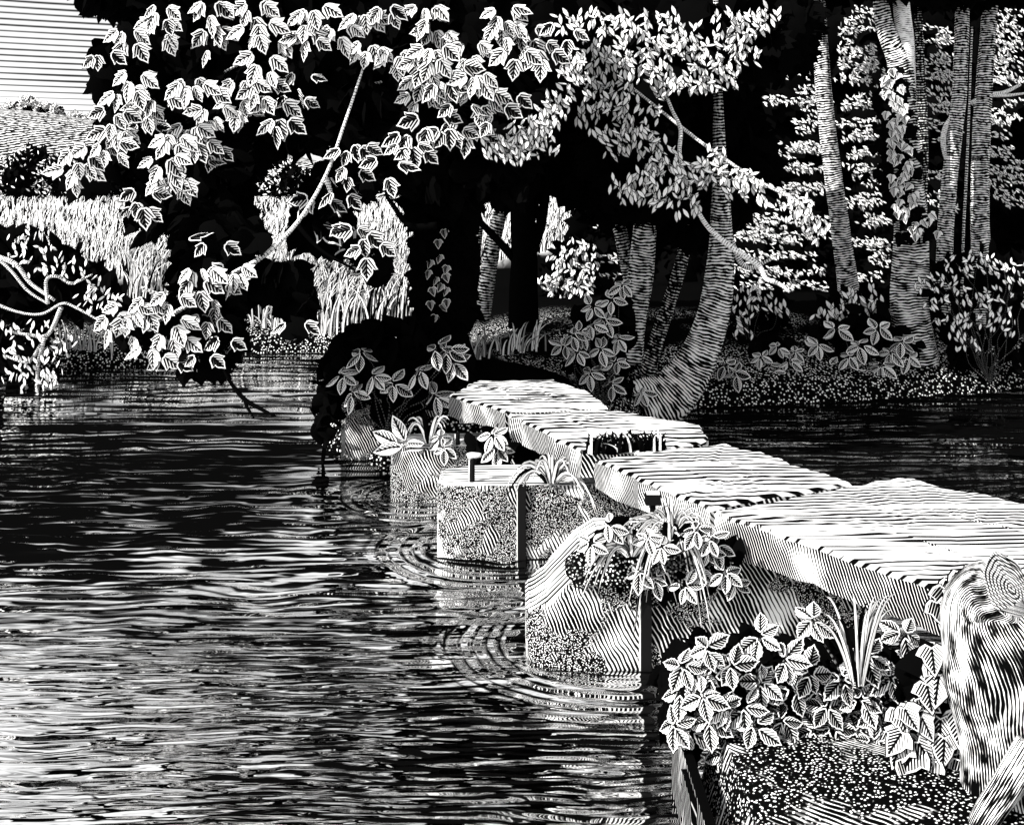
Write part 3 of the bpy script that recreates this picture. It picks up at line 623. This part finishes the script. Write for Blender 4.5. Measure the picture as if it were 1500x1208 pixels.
for k,regs in TIERS.items():
    L=list(WT[k]); cl=list(L[5] or [])
    for (x0,x1,y0,y1) in regs:
        y=y0
        while y<y1:
            x=x0+random.uniform(0,14)
            while x<x1:
                yy=y+random.uniform(-6,6)
                if random.random()<.8 and not (k==1 and any(min(q[0] for q in h)-12<x<max(q[0] for q in h)+12 and min(q[1] for q in h)-6<yy<max(q[1] for q in h)+6 for h in SKYH)): cl.append((x,yy,16,6,9))
                x+=26
            y+=25
    L[5]=cl; WT[k]=tuple(L)
for a in WT: woodtree(*a)
for lab,x,Y,r in [('deep shade thicket behind the slim pale trees',930,24,.9),('dark thicket between curved trunk and lone trunk',1110,23,1.6),('dark thicket under the lone bare trunk',1210,24,1.5),('dark thicket behind the ivied trunk foot',1330,22,1.5),('dark thicket at the far right under the leaf tiers',1450,23,1.7)]:
    bx=(x-CX)*Y/F; n=420; z0=hz(bx,Y); q=unit(rng.normal(0,1,(n,3)))*rng.uniform(.3,1,(n,1))**.5; q[:,2]=np.abs(q[:,2])
    m=MB(); pos=V(bx,Y,z0)+q*V(r,.9,1.5); leaves(m,'clump',pos,rng.normal(0,1,(n,3)),V(-.2,-.9,.3)+rng.normal(0,.4,(n,3)),rng.uniform(.45,.8,n),0.0)  # thicket shade painted as near-black leaves
    tag(m.build('thicket',M['small'],origin=(bx,Y,z0)),lab,'thicket','thickets in the wood')

# ---- leafy shrubs on the banks -------------------------------------------
def shrub(name,label,cat,pts,Y,size,tpl='oval',n=5,tone=.8,mat='oval',dark=None,root=None,group=None,nl=None,dn=60,nrm=CAMN):
    rx,ry=root; b0=P(rx,ry,Y); t=thing(name,label,cat,b0,group)
    m=MB(); s=MB()
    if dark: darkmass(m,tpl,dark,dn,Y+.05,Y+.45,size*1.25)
    for q in pts:
        x,y=q[:2]; tt=q[2] if len(q)>2 else tone; YY=Y-.08-.12*random.random(); c=P(x,y,YY)
        rosette(m,tpl,c,size*YY/F,n if nl is None else random.choice(nl),tt*(.58 if tpl=='serrate' else .8),nrm)
        twig(s,b0+rng.normal(0,.04,3)*V(1,1,0),c,.008,.05)
    m.build('foliage',M[mat],t); s.build('stem',M['bark_fine'],t); return t
shrub('bank_shrub','tall loose shrub of star shaped leaf whorls beside the slim trunks','shrub',
 [(912,417,.6),(868,448,.85),(895,440,.8),(868,475,.85),(850,487,.7),(905,495,.9),(825,505,.6),(880,512,.85),(902,530,.6),(845,515,.6),(865,545,.85),(895,562,.3),(838,490,.4),(886,470,.5)],13.2,25,dark=[(830,480),(900,400),(925,420),(925,570),(880,580),(830,530)],root=(880,590),dn=90)
shrub('bank_shrub','tiny leafy sprout growing at the foot of the curved trunk','shrub',[(940,573,.8)],13.3,24,root=(940,600))
shrub('bank_shrub','dark laurel mound draped over the farthest pier','shrub',
 [(530,515,.35),(500,548,.85),(547,550,.85),(575,560,.6),(612,543,.85),(640,510,.4),(665,530,.5),(637,578,.7),(655,512,.3),(515,575,.95)],12.0,31,n=5,
 dark=[(478,520),(520,480),(600,460),(660,490),(690,530),(680,590),(620,600),(560,640),(545,600),(490,590),(478,680),(455,640),(470,560)],root=(570,640),dn=330)
shrub('woodland_shrub','leafy shrub in front of the ivied trunk foot','shrub',
 [(1225,482,.9),(1285,480,.85),(1260,505,.9),(1305,515,.8),(1330,522,.8),(1200,505,.85),(1215,535,.7),(1250,540,.8),(1290,535,.5),(1245,522,.8),(1270,545,.5),(1320,500,.5)],16.4,26,dark=[(1190,470),(1290,440),(1345,500),(1340,545),(1200,550)],root=(1265,560),dn=80)
shrub('woodland_shrub','small pale shrub low on the bank left of the leafy one','shrub',
 [(1140,508,.85),(1115,522,.8),(1156,528,.8),(1132,545,.8),(1165,515,.5),(1125,535,.6),(1148,555,.7)],16.1,20,dark=[(1100,510),(1165,500),(1175,545),(1120,560)],root=(1135,572),dn=40)
shrub('woodland_shrub','drooping striped leaf sprig beside the curved trunk','shrub',[(1062,532,.45),(1078,545,.35)],15.6,28,n=4,root=(1075,570))
def fern(name,label,pts,Y,root,px=17,tone=.9,group=None,n=11,dark=None,wx=18,wy=11,cat='bush',slope=None,dn=120):
    b0=P(root[0],root[1],Y); t=thing(name,label,cat,b0,group); m=MB(); s=MB()
    if dark: darkmass(m,'lance',dark,dn,Y+.05,Y+.6,px*2.6)
    for q in pts:
        x,y=q[:2]; YY=Y-.1-.15*random.random(); c=P(x,y,YY); leaflets(m,c,YY,px,n,q[2] if len(q)>2 else tone,wx,wy,slope=slope); twig(s,b0,c,.008,.05)
    m.build('foliage',M['small'],t); s.build('stem',M['bark_fine'],t); return t
fern('arching_bush','arching bush of small pale leaves at the right edge of the wood',[(1400,385),(1385,405),(1360,415),(1440,375),(1470,392),(1485,415),(1402,430),(1378,442),(1432,436),(1456,428),(1470,458),(1422,468),(1408,488),(1472,480),(1392,470),(1430,395),(1490,390),(1420,500),(1500,440)],16.3,(1450,560),14,.85,dark=[(1370,380),(1450,360),(1520,380),(1520,540),(1400,545),(1360,440)],dn=200)
fern('arching_bush','ferny bush with upright pale sprays above the leafy shrub',[(1250,440),(1275,452),(1225,455),(1210,462),(1290,445),(1262,430),(1240,470),(1300,465)],17.2,(1260,540),19,dark=[(1200,440),(1300,425),(1320,500),(1200,500)],dn=80)
fern('meadow_bush','rounded bush standing in the meadow gap between dark trunks',[(830,370),(845,360),(815,385),(830,390),(850,385),(860,370),(865,395),(825,410),(845,408),(810,405),(862,412),(815,425),(840,425),(858,428),(800,415)],21.0,(835,470),13,.75,dark=[(795,400),(830,352),(870,350),(885,440),(800,440)],dn=240,wx=13,wy=10,n=14)
fern('low_bush','scrubby bush behind the right side of the curved trunk',[(1095,445),(1085,460),(1120,440),(1100,430),(1090,480),(1140,450)],17.5,(1100,530),15,.8,dark=[(1070,420),(1150,430),(1130,520),(1080,520)],dn=90)

# ---- plants on the piers and the near bank ---------------------------------
def tuft(name,label,cx,cy,Y,n,rx,h,droop,tone=.9,wpx=5,cat='grass tuft',mat='grass',group=None,spread=1.0,dk=.25):
    b0=P(cx,cy,Y); m=MB(); a=rng.uniform(-1,1,n)*spread; hh=h*Y/F*rng.uniform(.7,1.1,n)
    lean=np.stack([a*rx*Y/F,rng.uniform(-.5,.25,n)*rx*Y/F*.6,np.zeros(n)],1)
    base=b0+np.stack([a*rx*.12*Y/F,rng.normal(0,.03,n),np.zeros(n)],1)
    N=n; t=np.linspace(0,1,8)
    # arching blades: rise then fall
    w=wpx*Y/F
    c=base[:,None,:]+lean[:,None,:]*(t**1.15)[None,:,None]
    fall=droop*rng.uniform(.5,1.3,n)*np.abs(a)
    c[:,:,2]+=hh[:,None]*(np.sin(t*math.pi*.5)[None,:])*(1)-(fall[:,None]*hh[:,None])*(t**2.4)[None,:]*1.8
    side=np.tile(V(1,0,0),(n,1)); tan=np.gradient(c,axis=1); sd=unit(np.cross(tan,V(0,1,.25)))
    ww=w*.5*(np.minimum(1,t*4+.5)*(1-t**3*.95))[None,:,None]
    v=np.stack([c-sd*ww,c+sd*ww],2).reshape(N,-1,3); s=7
    q=np.array([[2*i,2*i+1,2*i+3,2*i+2] for i in range(s)]); f=(q[None]+(np.arange(N)*2*(s+1))[:,None,None]).reshape(-1,4)
    at=np.zeros((N,s+1,2,3)); at[:,:,0,0]=-1; at[:,:,1,0]=1; at[...,1]=t[None,:,None]
    m.add(v.reshape(-1,3),f,at.reshape(-1,3),np.repeat(np.where(rng.random(n)<dk,0.,np.clip(tone+rng.normal(0,.15,n),.2,1)),2*(s+1)))
    return tag(m.build(name,M[mat],origin=b0),label,cat,group)
# long drooping leaves on the narrow pier
t=thing('harts_tongue_plant','plant of long drooping tongue shaped leaves on the narrow pier','plant',P(590,652,10.75)); m=MB()
c=P(590,650,10.7); dd=[(-1,.55,.9),(-1.0,.1,.95),(-.35,-1,1),(.15,-.9,.8),(-.5,.9,.9),(.5,.1,.6)]
for dx,dz,s_ in dd: leaves(m,'oval',c+rng.normal(0,.02,3),[dx,-.35,dz],CAMN+rng.normal(0,.15,3),46*10.7/F*s_,.85,.2,.45)
m.build('foliage',M['oval'],t)
tuft('grass_tuft','grass tuft on the narrow pier beside the tongue leaves',628,648,10.7,20,30,50,.4,.95,6,dk=.1)
shrub('pier_sprig','oval leaved sprig at the right of the narrow pier top',"plant",[(645,640,.6),(650,655,.3)],10.7,24,root=(640,660))
shrub('pier_sprig','leafy sprig against the slab side behind the hooked peg',"plant",[(722,637,.85),(728,655,.4)],10.0,30,n=6,root=(725,672),dark=[(680,640),(740,625),(790,660),(770,690),(690,690)],dn=40)
tuft('grass_tuft','arching grass tuft spilling over the flat topped pier',808,706,8.98,52,62,56,1.0,.95,6.5,dk=.15)
# nearest pier: moss cushion with plants
m=MB()
def cushion(name,label,c,rx,ry,rz,seed,mat=None):
    r=np.random.default_rng(seed); nu,nv=28,10; v=[];f=[]
    for j in range(nv+1):
        ph=j/nv*math.pi/2
        for i in range(nu):
            th=i/nu*2*math.pi; k=1+.10*math.sin(3*th+seed)+.07*math.sin(7*th+j)+r.normal(0,.02)
            v.append((c[0]+rx*k*math.cos(ph)*math.cos(th),c[1]+ry*k*math.cos(ph)*math.sin(th),c[2]+rz*math.sin(ph)*(1+r.normal(0,.03))))
    for j in range(nv):
        for i in range(nu): f.append([j*nu+i,j*nu+(i+1)%nu,(j+1)*nu+(i+1)%nu,(j+1)*nu+i])
    m=MB(); m.add(v,f); return tag(m.build(name,MOSS,origin=c),label,'moss')
n=NT('moss_cushion'); p=n.pos(); dots=n.m_('SUBTRACT',1.0,n.step(n.voro(p,52),.26,.4)); 
MOSS=n.finish(n.m_('MULTIPLY',dots,n.step(n.noise(p,5.0,2),.36,.5)))
cushion('moss_cushion','round moss cushion over the nearest pier top',V(.86,7.12,.56),.50,.42,.25,3)
tuft('grass_tuft','drooping grass tuft hanging down the front of the nearest pier',925,812,6.68,46,70,38,1.6,.95,6.5,dk=.15)
tuft('grass_tuft','long grass blades falling from beside the square bolt',980,800,6.62,40,56,54,2.3,.95,6.5,dk=.15)
tuft('grass_tuft','wiry grass tuft arching right of the square bolt',985,785,6.75,34,74,58,.9,.95,6,dk=.15)
shrub('pier_plant','strawberry like plant over the nearest pier, leaf whorls round the square bolt','plant',
 [(892,768,.95),(866,795,.9),(965,780,.95),(948,788,.8),(1042,788,.6),(1036,806,.5),(1062,838,.7),(958,846,.6),(1000,858,.75),(936,836,.4),(1020,775,.4),(968,800,.85),(1075,850,.4)],6.7,31,root=(960,825),n=5,dark=[(850,800),(900,770),(1000,770),(1080,800),(1075,870),(1000,880),(920,860)],dn=110)
shrub('pier_plant','trailing sprig under the slab edge right of the nearest pier','plant',[(1050,800,.3),(1025,828,.3)],6.8,30,root=(1060,820),n=4)
# grass along the joint
m=MB(); N=120; xs=rng.uniform(860,975,N); base=np.array([G(x,663-(x-862)*.04+random.gauss(0,1.5),.945) for x in xs]); 
blades(m,base,rng.uniform(.09,.22,N),.03,np.stack([rng.normal(0,.08,N),rng.normal(0,.02,N),np.zeros(N)],1),rng.choice([0,.0,.0,.95],N),4)
tag(m.build('grass_tuft',M['grass'],origin=base.mean(0)),'short grass tuft rooted in the joint between two slabs','grass tuft')
# grass at the far bridge end
for lab,x0,x1,y0,n_ in [('thin grass blades on the far bank left of the bridge end',640,720,530,26),('thin grass blades on the far bank behind the bridge end',720,800,520,26)]:
    xs=rng.uniform(x0,x1,n_); base=np.array([P(x,y0+random.gauss(0,4)-(x-x0)*.08,13.4) for x in xs]); m=MB()
    blades(m,base,rng.uniform(.22,.46,n_),.035,np.stack([rng.normal(.06,.14,n_),rng.normal(0,.05,n_),np.zeros(n_)],1),rng.choice([.3,.85,.95],n_),5)
    tag(m.build('grass_tuft',M['grass'],origin=base.mean(0)),lab,'grass tuft')

# near bank plants
BP=[(1036,948,.95),(1114,931,.95),(1192,908,.9),(1324,927,.7),(1116,999,.95),(1236,994,.8),(1185,986,.5),(1303,994,.7),(1013,986,.85),(996,1013,.85),(988,1062,.8),(1030,1020,.8),(1013,1070,.8),(1089,1036,.85),(1080,1074,.8),(1106,1062,.6),(1143,1053,.35),(1122,1112,.35),(1194,1070,.3),(1219,1066,.3),(1257,1070,.4),(1070,975,.6),(1150,965,.6),(1000,975,.8),(1045,990,.7),(1270,960,.45),(1345,960,.5),(1160,1010,.4),(1040,1055,.6),(1060,1100,.4),(1095,1100,.35),(1165,1090,.3),(1235,1085,.3),(1290,1045,.35),(1280,1085,.3),(1060,1030,.6),(1210,1035,.4),(1260,1025,.5)]
DK=[(985,960),(1050,925),(1120,910),(1200,895),(1260,930),(1330,905),(1365,940),(1330,1060),(1270,1090),(1140,1100),(1100,1085),(985,1085)]
groups=[('bramble_plant','bramble like plant spilling over the left corner of the near bank',lambda x:x<1060),('bramble_plant','bramble like plant with the palest star whorls, middle of the near bank',lambda x:1060<=x<1170),('bramble_plant','darker toothed leaved plant below the near slab, left of the stump',lambda x:x>=1170)]
for nm,lb,fn in groups:
    pts=[q for q in BP if fn(q[0])]; xs=[q[0] for q in pts]; cx=sum(xs)/len(xs)
    dk=[(min(xs)-20,965 if cx<1060 else 945),(cx,930),(max(xs)+25,950),(max(xs)+15,1070),(cx,1100),(min(xs)-10,1075)]
    shrub(nm,lb,'plant',pts,5.25,40,'serrate',5,.42,'oval',dk,(cx,1060),'bramble like plants on the near bank',dn=130)
tuft('grass_tuft','upright grass blades among the plants on the near bank',1255,1000,4.95,20,62,125,.0,.95,6,spread=.8,dk=.12)
IV=[(1362,969,.8),(1354,1007,.9),(1391,1003,.9),(1328,1049,.9),(1358,1057,1),(1396,1057,.6),(1328,1087,.8),(1375,1091,.8),(1320,1110,.6),(1362,1112,.2),(1404,1120,.4),(1362,1150,.9),(1404,1158,.8),(1340,1030,.5),(1400,868,.8),(1420,864,.6),(1391,898,.6),(1405,850,.8),(1385,880,.3),(1350,1085,.4),(1385,1140,.3)]
m=MB()
for x,y,t_ in IV:
    Y=4.75 if y>920 else 5.0
    for k in range(2):
        leaves(m,'ivy',P(x-4+random.gauss(0,10),y-12+random.gauss(0,6),Y-.03*k),[random.gauss(0,.6),-.3,-.8],CAMN+rng.normal(0,.2,3),48*Y/F*random.uniform(.85,1.1),min(1,t_*.72+random.gauss(0,.08)),.3,.2)
darkmass(m,'ivy',[(1315,1040),(1350,960),(1410,990),(1420,1180),(1340,1190)],70,4.8,4.9,52)
st=MB(); twig(st,P(1345,1190,4.74),P(1328,1060,4.74),.008,.9)
t=thing('ivy','broad leaved ivy trailing down beside the sawn stump','ivy',P(1360,1190,4.8)); m.build('foliage',M['oval'],t); st.build('stem',M['bark_fine'],t)

# stump
Yt=4.55; sb=P(1455,1240,Yt); stump=thing('tree_stump','sawn off tree stump with its ringed cut face at the right edge','stump',sb)
c=P(1478,862,Yt-.02); nn=unit(V(.42,-.68,.5))
pp=[P(1500,1330,Yt),P(1497,1200,Yt),P(1489,1100,Yt),P(1482,1030,Yt),P(1474,972,Yt),c-nn*.13+V(0,.01,-.05),c]
b=MB(); tube(b,pp,[.30,.245,.215,.235,.25,.17,.14],24,8,.95,.035)
def stump_mat(name,freq):
    n=NT(name); ang,L,r=n.sep(n.attr('leaf').outputs['Vector']); p=n.pos()
    br=n.noise(n.comb(n.m_('MULTIPLY',ang,26.0),n.m_('MULTIPLY',L,12.0),0.0),1.0,2)
    pat=n.noise(p,6.0,3)
    bk=n.m_('ADD',.68,n.m_('ADD',n.m_('MULTIPLY',n.m_('SUBTRACT',br,.5),2.4),n.m_('MULTIPLY',n.m_('SUBTRACT',pat,.5),1.6)))
    return n.finish(n.lines(n.m_('ADD',ang,n.m_('MULTIPLY',n.noise(p,5.0,2),.03)),freq,bk,.16))
stump_bark=stump_mat('stump_bark',105); root_bark=stump_mat('root_bark',36)
tk=b.build('trunk',stump_bark,stump)
u=unit(np.cross(nn,V(0,0,1))); v=np.cross(nn,u); m=MB(); vs=[c+nn*.012]; at=[(0,0,0)]
for i in range(36):
    th=i/36*6.2832; k=.142*(1+.04*math.sin(3*th+1)+.025*math.sin(7*th))
    vs.append(c+nn*.006+k*(math.cos(th)*u+math.sin(th)*v)); at.append((math.cos(th),math.sin(th),1))
m.add(vs,[[0,1+i,1+(i+1)%36] for i in range(36)],at); m.build('sawn_face',M['cut'],stump,smooth=False)
b=MB(); px_tube(b,[(1510,1090),(1475,1150),(1445,1195),(1420,1240)],Yt-.25,[46,44,40,30],12,5,.9,.05); b.build('root',root_bark,stump)
# abutment stones of the near bank
m=MB(); A=thing('abutment_wall','dark stone abutment at the waterside corner of the near bank','wall',(.95,4.9,0))
box(m,(.80,4.05,-.9),(.845,5.5,.38)); m.build('wall_face',M['abut'],A,smooth=False)
m=MB(); box(m,(.775,4.75,.05),(.799,5.02,.36)); m.build('facing_stone',M['abut'],A,smooth=False)

# ---- left bank bush -------------------------------------------------------
YB=17.3
lb=thing('overhanging_bush','gnarled bush leaning over the water from the left bank','bush',P(-40,520,YB))
b=MB(); 
for px,w,t_ in [([(-60,330),(10,390),(40,425),(70,445)],[10,7,6,4],.7),([(-40,430),(20,455),(60,460),(90,445),(110,450),(160,478)],[9,5,5,5,5,3],.75),([(-30,370),(20,385),(45,415),(80,440)],[12,10,8,6],.9),([(70,445),(68,410),(85,405),(105,415),(135,402)],[8,7,6,6,3],1.0),([(90,450),(70,490),(40,490),(10,485)],[10,8,6,4],1.0),([(65,495),(55,540),(58,580),(78,607)],[8,7,6,5],1.0),([(60,505),(40,530),(5,520)],[8,6,4],1.0)]:
    px_tube(b,px,YB-.35,[q*.72 for q in w],8,6,t_*.55,.04)
b.build('branch',M['bark_fine'],lb)
m=MB(); darkmass(m,'lance',[(-60,330),(40,335),(100,365),(175,410),(180,450),(130,470),(90,455),(60,500),(40,560),(-60,580)],420,YB-.1,YB+.9,44)
for x,y in [(25,355),(50,350),(35,375),(70,370),(95,380),(60,395),(85,400),(110,390),(130,415),(150,425),(165,435),(125,440),(140,445),(30,500),(55,480),(20,520),(45,530),(70,550),(60,560),(30,555),(20,545),(90,500),(80,515),(75,540),(15,480)]:
    leaflets(m,P(x,y,YB-.55),YB-.55,15.5,8,.6 if y<460 else .8,16,11)
m.build('foliage',M['small'],lb)

# ---- meadow, reeds, bank grass --------------------------------------------
def on_ground(xp,Y):
    X=(xp-CX)*Y/F; return np.stack([X,Y,hgt(X,Y)],1)
m=MB(); N=20000; yv=rng.uniform(292,470,N); Y=np.clip(2.0*F/(yv-HY+4)*rng.uniform(.75,1.1,N),22.5,113); xp=rng.uniform(-40,900,N)
b0=on_ground(xp,Y); keep=(field_mask(b0[:,0],b0[:,1])>.3)&(rng.random(N)<.9); b0=b0[keep]; Y=Y[keep]; N=len(b0)
hh=rng.uniform(.45,.85,N)*(.72+Y/210); ww=np.clip(1.6*Y/F*rng.uniform(.8,1.6,N),.03,.3)
blades(m,b0,hh,ww,np.stack([rng.normal(.1,.18,N),rng.normal(0,.1,N),np.zeros(N)],1)*(hh[:,None]*1.2),rng.choice([.0,.0,.95,1,1],N),3)
tag(m.build('meadow_grass',M['grass']),kind='stuff')
m=MB(); N=1500; xp=np.concatenate([rng.uniform(430,625,900),rng.uniform(180,470,600)]); Y=np.concatenate([rng.uniform(20.6,25,900),rng.uniform(21.2,25,600)])
b0=on_ground(xp,Y); keep=b0[:,2]>.2; b0=b0[keep]; N=len(b0)
blades(m,b0,rng.uniform(.6,1.35,N),rng.uniform(.03,.06,N),np.stack([rng.normal(.15,.28,N),rng.normal(0,.1,N),np.zeros(N)],1),rng.choice([0,.85,.95,1],N),6)
tag(m.build('reeds',M['grass']),kind='stuff')
# far left sedge clumps
for lab,cx,n_ in [('sedge clump on the left bank beside the overhanging bush',130,24),('pale sedge clump on the far bank under the hanging bough',395,16)]:
    xp=cx+rng.normal(0,20,n_); Y=np.full(n_,18.75 if cx<200 else 20.9); b0=on_ground(xp,Y); m=MB()
    blades(m,b0,rng.uniform(.3,.75,n_),.045,np.stack([rng.normal(0,.15,n_),rng.normal(0,.05,n_),np.zeros(n_)],1),rng.uniform(.8,1,n_),5)
    tag(m.build('sedge_clump',M['grass'],origin=b0.mean(0)),lab,'sedge')

# ---- hedgerow and hill trees -----------------------------------------------
def hedgetree(name,label,x,Y,hpx,wpx,base,group,cat='tree',hill=False):
    s=Y/F; bx=(x-CX)*s; z0=base; h=hpx*s; w=wpx*s*.5
    t=thing(name,label,cat,(bx,Y,z0),group); b=MB(); tube(b,[(bx,Y,z0-.6),(bx,Y,z0+h*.3),(bx+.05*h,Y,z0+h*.6)],[h*.06,h*.045,h*.02],8,3,.1); b.build('trunk',M['bark'],t)
    m=MB(); n=240; q=unit(rng.normal(0,1,(n,3)))*rng.uniform(.3,.95,(n,1))**.5
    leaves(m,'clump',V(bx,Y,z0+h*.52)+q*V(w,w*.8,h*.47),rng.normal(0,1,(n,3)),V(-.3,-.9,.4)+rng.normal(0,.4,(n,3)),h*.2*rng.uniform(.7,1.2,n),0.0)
    lobes=rng.normal(0,1,(9,3)); lobes[:,1]=-np.abs(lobes[:,1])-.3; lobes=unit(lobes)
    for L in lobes:
        k=16; c=V(bx,Y,z0+h*.52)+L*V(w,w*.9,h*.47)*.85
        d=np.stack([rng.normal(-.4,.5,k),rng.normal(-.2,.2,k),rng.normal(.5,.4,k)],1)
        leaves(m,'lance',c+rng.normal(0,h*.085,(k,3)),d,CAMN+rng.normal(0,.2,(k,3)),max(7*s,h*.12)*rng.uniform(.7,1.2,k),.9)
    m.build('crown',M['small'],t)
ZF=1.72
for lab,x,Y,hp,wp in [('tallest round hedgerow tree at the left edge of the meadow',52,122,66,60),('low hedgerow tree at the far left frame edge',18,120,52,44),('dark hedgerow tree right of the tallest round one',84,121,56,44),('round hedgerow tree just left of the lowest leaf spray',122,121,62,52),('hedgerow tree half hidden by the lowest left leaf spray',100,124,52,56),('broad pale hedgerow bush right of the leaf sprays',150,128,42,80),('pale hedgerow bush seen under the hanging leaves',195,130,46,60),('pale hedgerow tree framed by the hanging bough',400,130,54,80),('small hedgerow tree nearest the bough',440,132,40,50),('hedgerow tree behind the hanging leaves',255,132,44,70),('hedgerow bush behind the dark lower leaves',320,132,42,70)]:
    hedgetree('hedgerow_tree',lab,x,Y,hp*1.18,wp*1.1,ZF,'trees of the hedgerow beyond the meadow')
for lab,x,hp,wp in [('leftmost small tree on the hill crest',18,16,26),('highest tree of the clump on the hill crest',42,24,34),('tree on the hill crest right of the highest one',62,19,28),('last round tree of the hill crest clump',82,17,28),('lone low bush sloping down the hill crest',112,9,26),('far low bush lowest along the hill crest',132,7,26)]:
    Y=326.; bx=(x-CX)*Y/F; hedgetree('hill_tree',lab,x,Y,hp,wp,float(hillz(np.array(bx),np.array(Y)))-1.0,'trees on the hill crest')

# ------------------------------------------------------------------ sky, sun, camera
TO=unit(V(-.78,-.54,.76)); el=math.asin(TO[2]); az=math.atan2(TO[0],TO[1])
W=bpy.data.worlds.new('World'); SC.world=W; W.use_nodes=True; nt=W.node_tree; nt.nodes.clear()
class WN(NT):
    def __init__(s,t): s.t=t
w=WN(nt)
sky=w.n('ShaderNodeTexSky'); sky.sky_type='NISHITA'; sky.sun_disc=False; sky.sun_elevation=el; sky.sun_rotation=az
bw=w.n('ShaderNodeRGBToBW'); w.link(sky.outputs[0],bw.inputs[0])
gen=w.n('ShaderNodeTexCoord').outputs['Generated']; x,y,z=w.sep(gen)
brk=w.noise(w.comb(w.m_('MULTIPLY',x,5.0),w.m_('MULTIPLY',z,60.0),y),1.0,2)
added_cloud=w.noise(w.comb(w.m_('MULTIPLY',x,2.0),y,w.m_('MULTIPLY',z,5.0)),2.3,2)
bk=w.m_('ADD',.30,w.m_('MULTIPLY',w.m_('SUBTRACT',brk,.5),.6))
bk=w.m_('SUBTRACT',bk,w.m_('MULTIPLY',w.m_('SUBTRACT',1.0,w.step(w.m_('ADD',z,w.m_('MULTIPLY',x,.15)),-.07,.05)),.9))
ln=w.lines(w.m_('ADD',z,w.m_('MULTIPLY',brk,.0008)),205.0,bk,.2)
lowband=w.m_('SUBTRACT',1.0,w.step(z,.2,.3))
ln=w.m_('SUBTRACT',1.0,w.m_('MULTIPLY',w.m_('SUBTRACT',1.0,ln),w.m_('MULTIPLY',lowband,.97)))
cm=w.m_('MULTIPLY',w.step(added_cloud,.3,.55),w.step(z,.12,.3))  # bright overhead cloud, added to whiten the water reflections
val=w.m_('MULTIPLY',w.m_('MAXIMUM',bw.outputs[0],w.m_('MULTIPLY',cm,4.6)),ln)
bg=w.n('ShaderNodeBackground'); w.link(val,bg.inputs[0]); bg.inputs[1].default_value=.15
ow=w.n('ShaderNodeOutputWorld'); w.link(bg.outputs[0],ow.inputs[0])
L=bpy.data.lights.new('sun','SUN'); L.energy=5.0; L.angle=math.radians(.5); L.color=(1,.98,.95)
so=bpy.data.objects.new('sun',L); COL.objects.link(so)
from mathutils import Vector
so.rotation_euler=Vector(tuple(-TO)).to_track_quat('-Z','Y').to_euler(); so.location=(-20,-10,30)
cam=bpy.data.cameras.new('camera'); co=bpy.data.objects.new('camera',cam); COL.objects.link(co)
cam.sensor_width=36; cam.sensor_fit='HORIZONTAL'; cam.lens=36*F/1500; cam.shift_y=-(604-HY)/1500; cam.clip_end=3000; cam.clip_start=.1
co.location=(0,0,CH); co.rotation_euler=(math.radians(90),0,0); SC.camera=co
SC.render.engine='CYCLES'; SC.cycles.max_bounces=4; SC.cycles.diffuse_bounces=1; SC.cycles.glossy_bounces=2
SC.view_settings.view_transform='Standard'; SC.view_settings.look='None'; SC.view_settings.exposure=.85; SC.view_settings.gamma=1
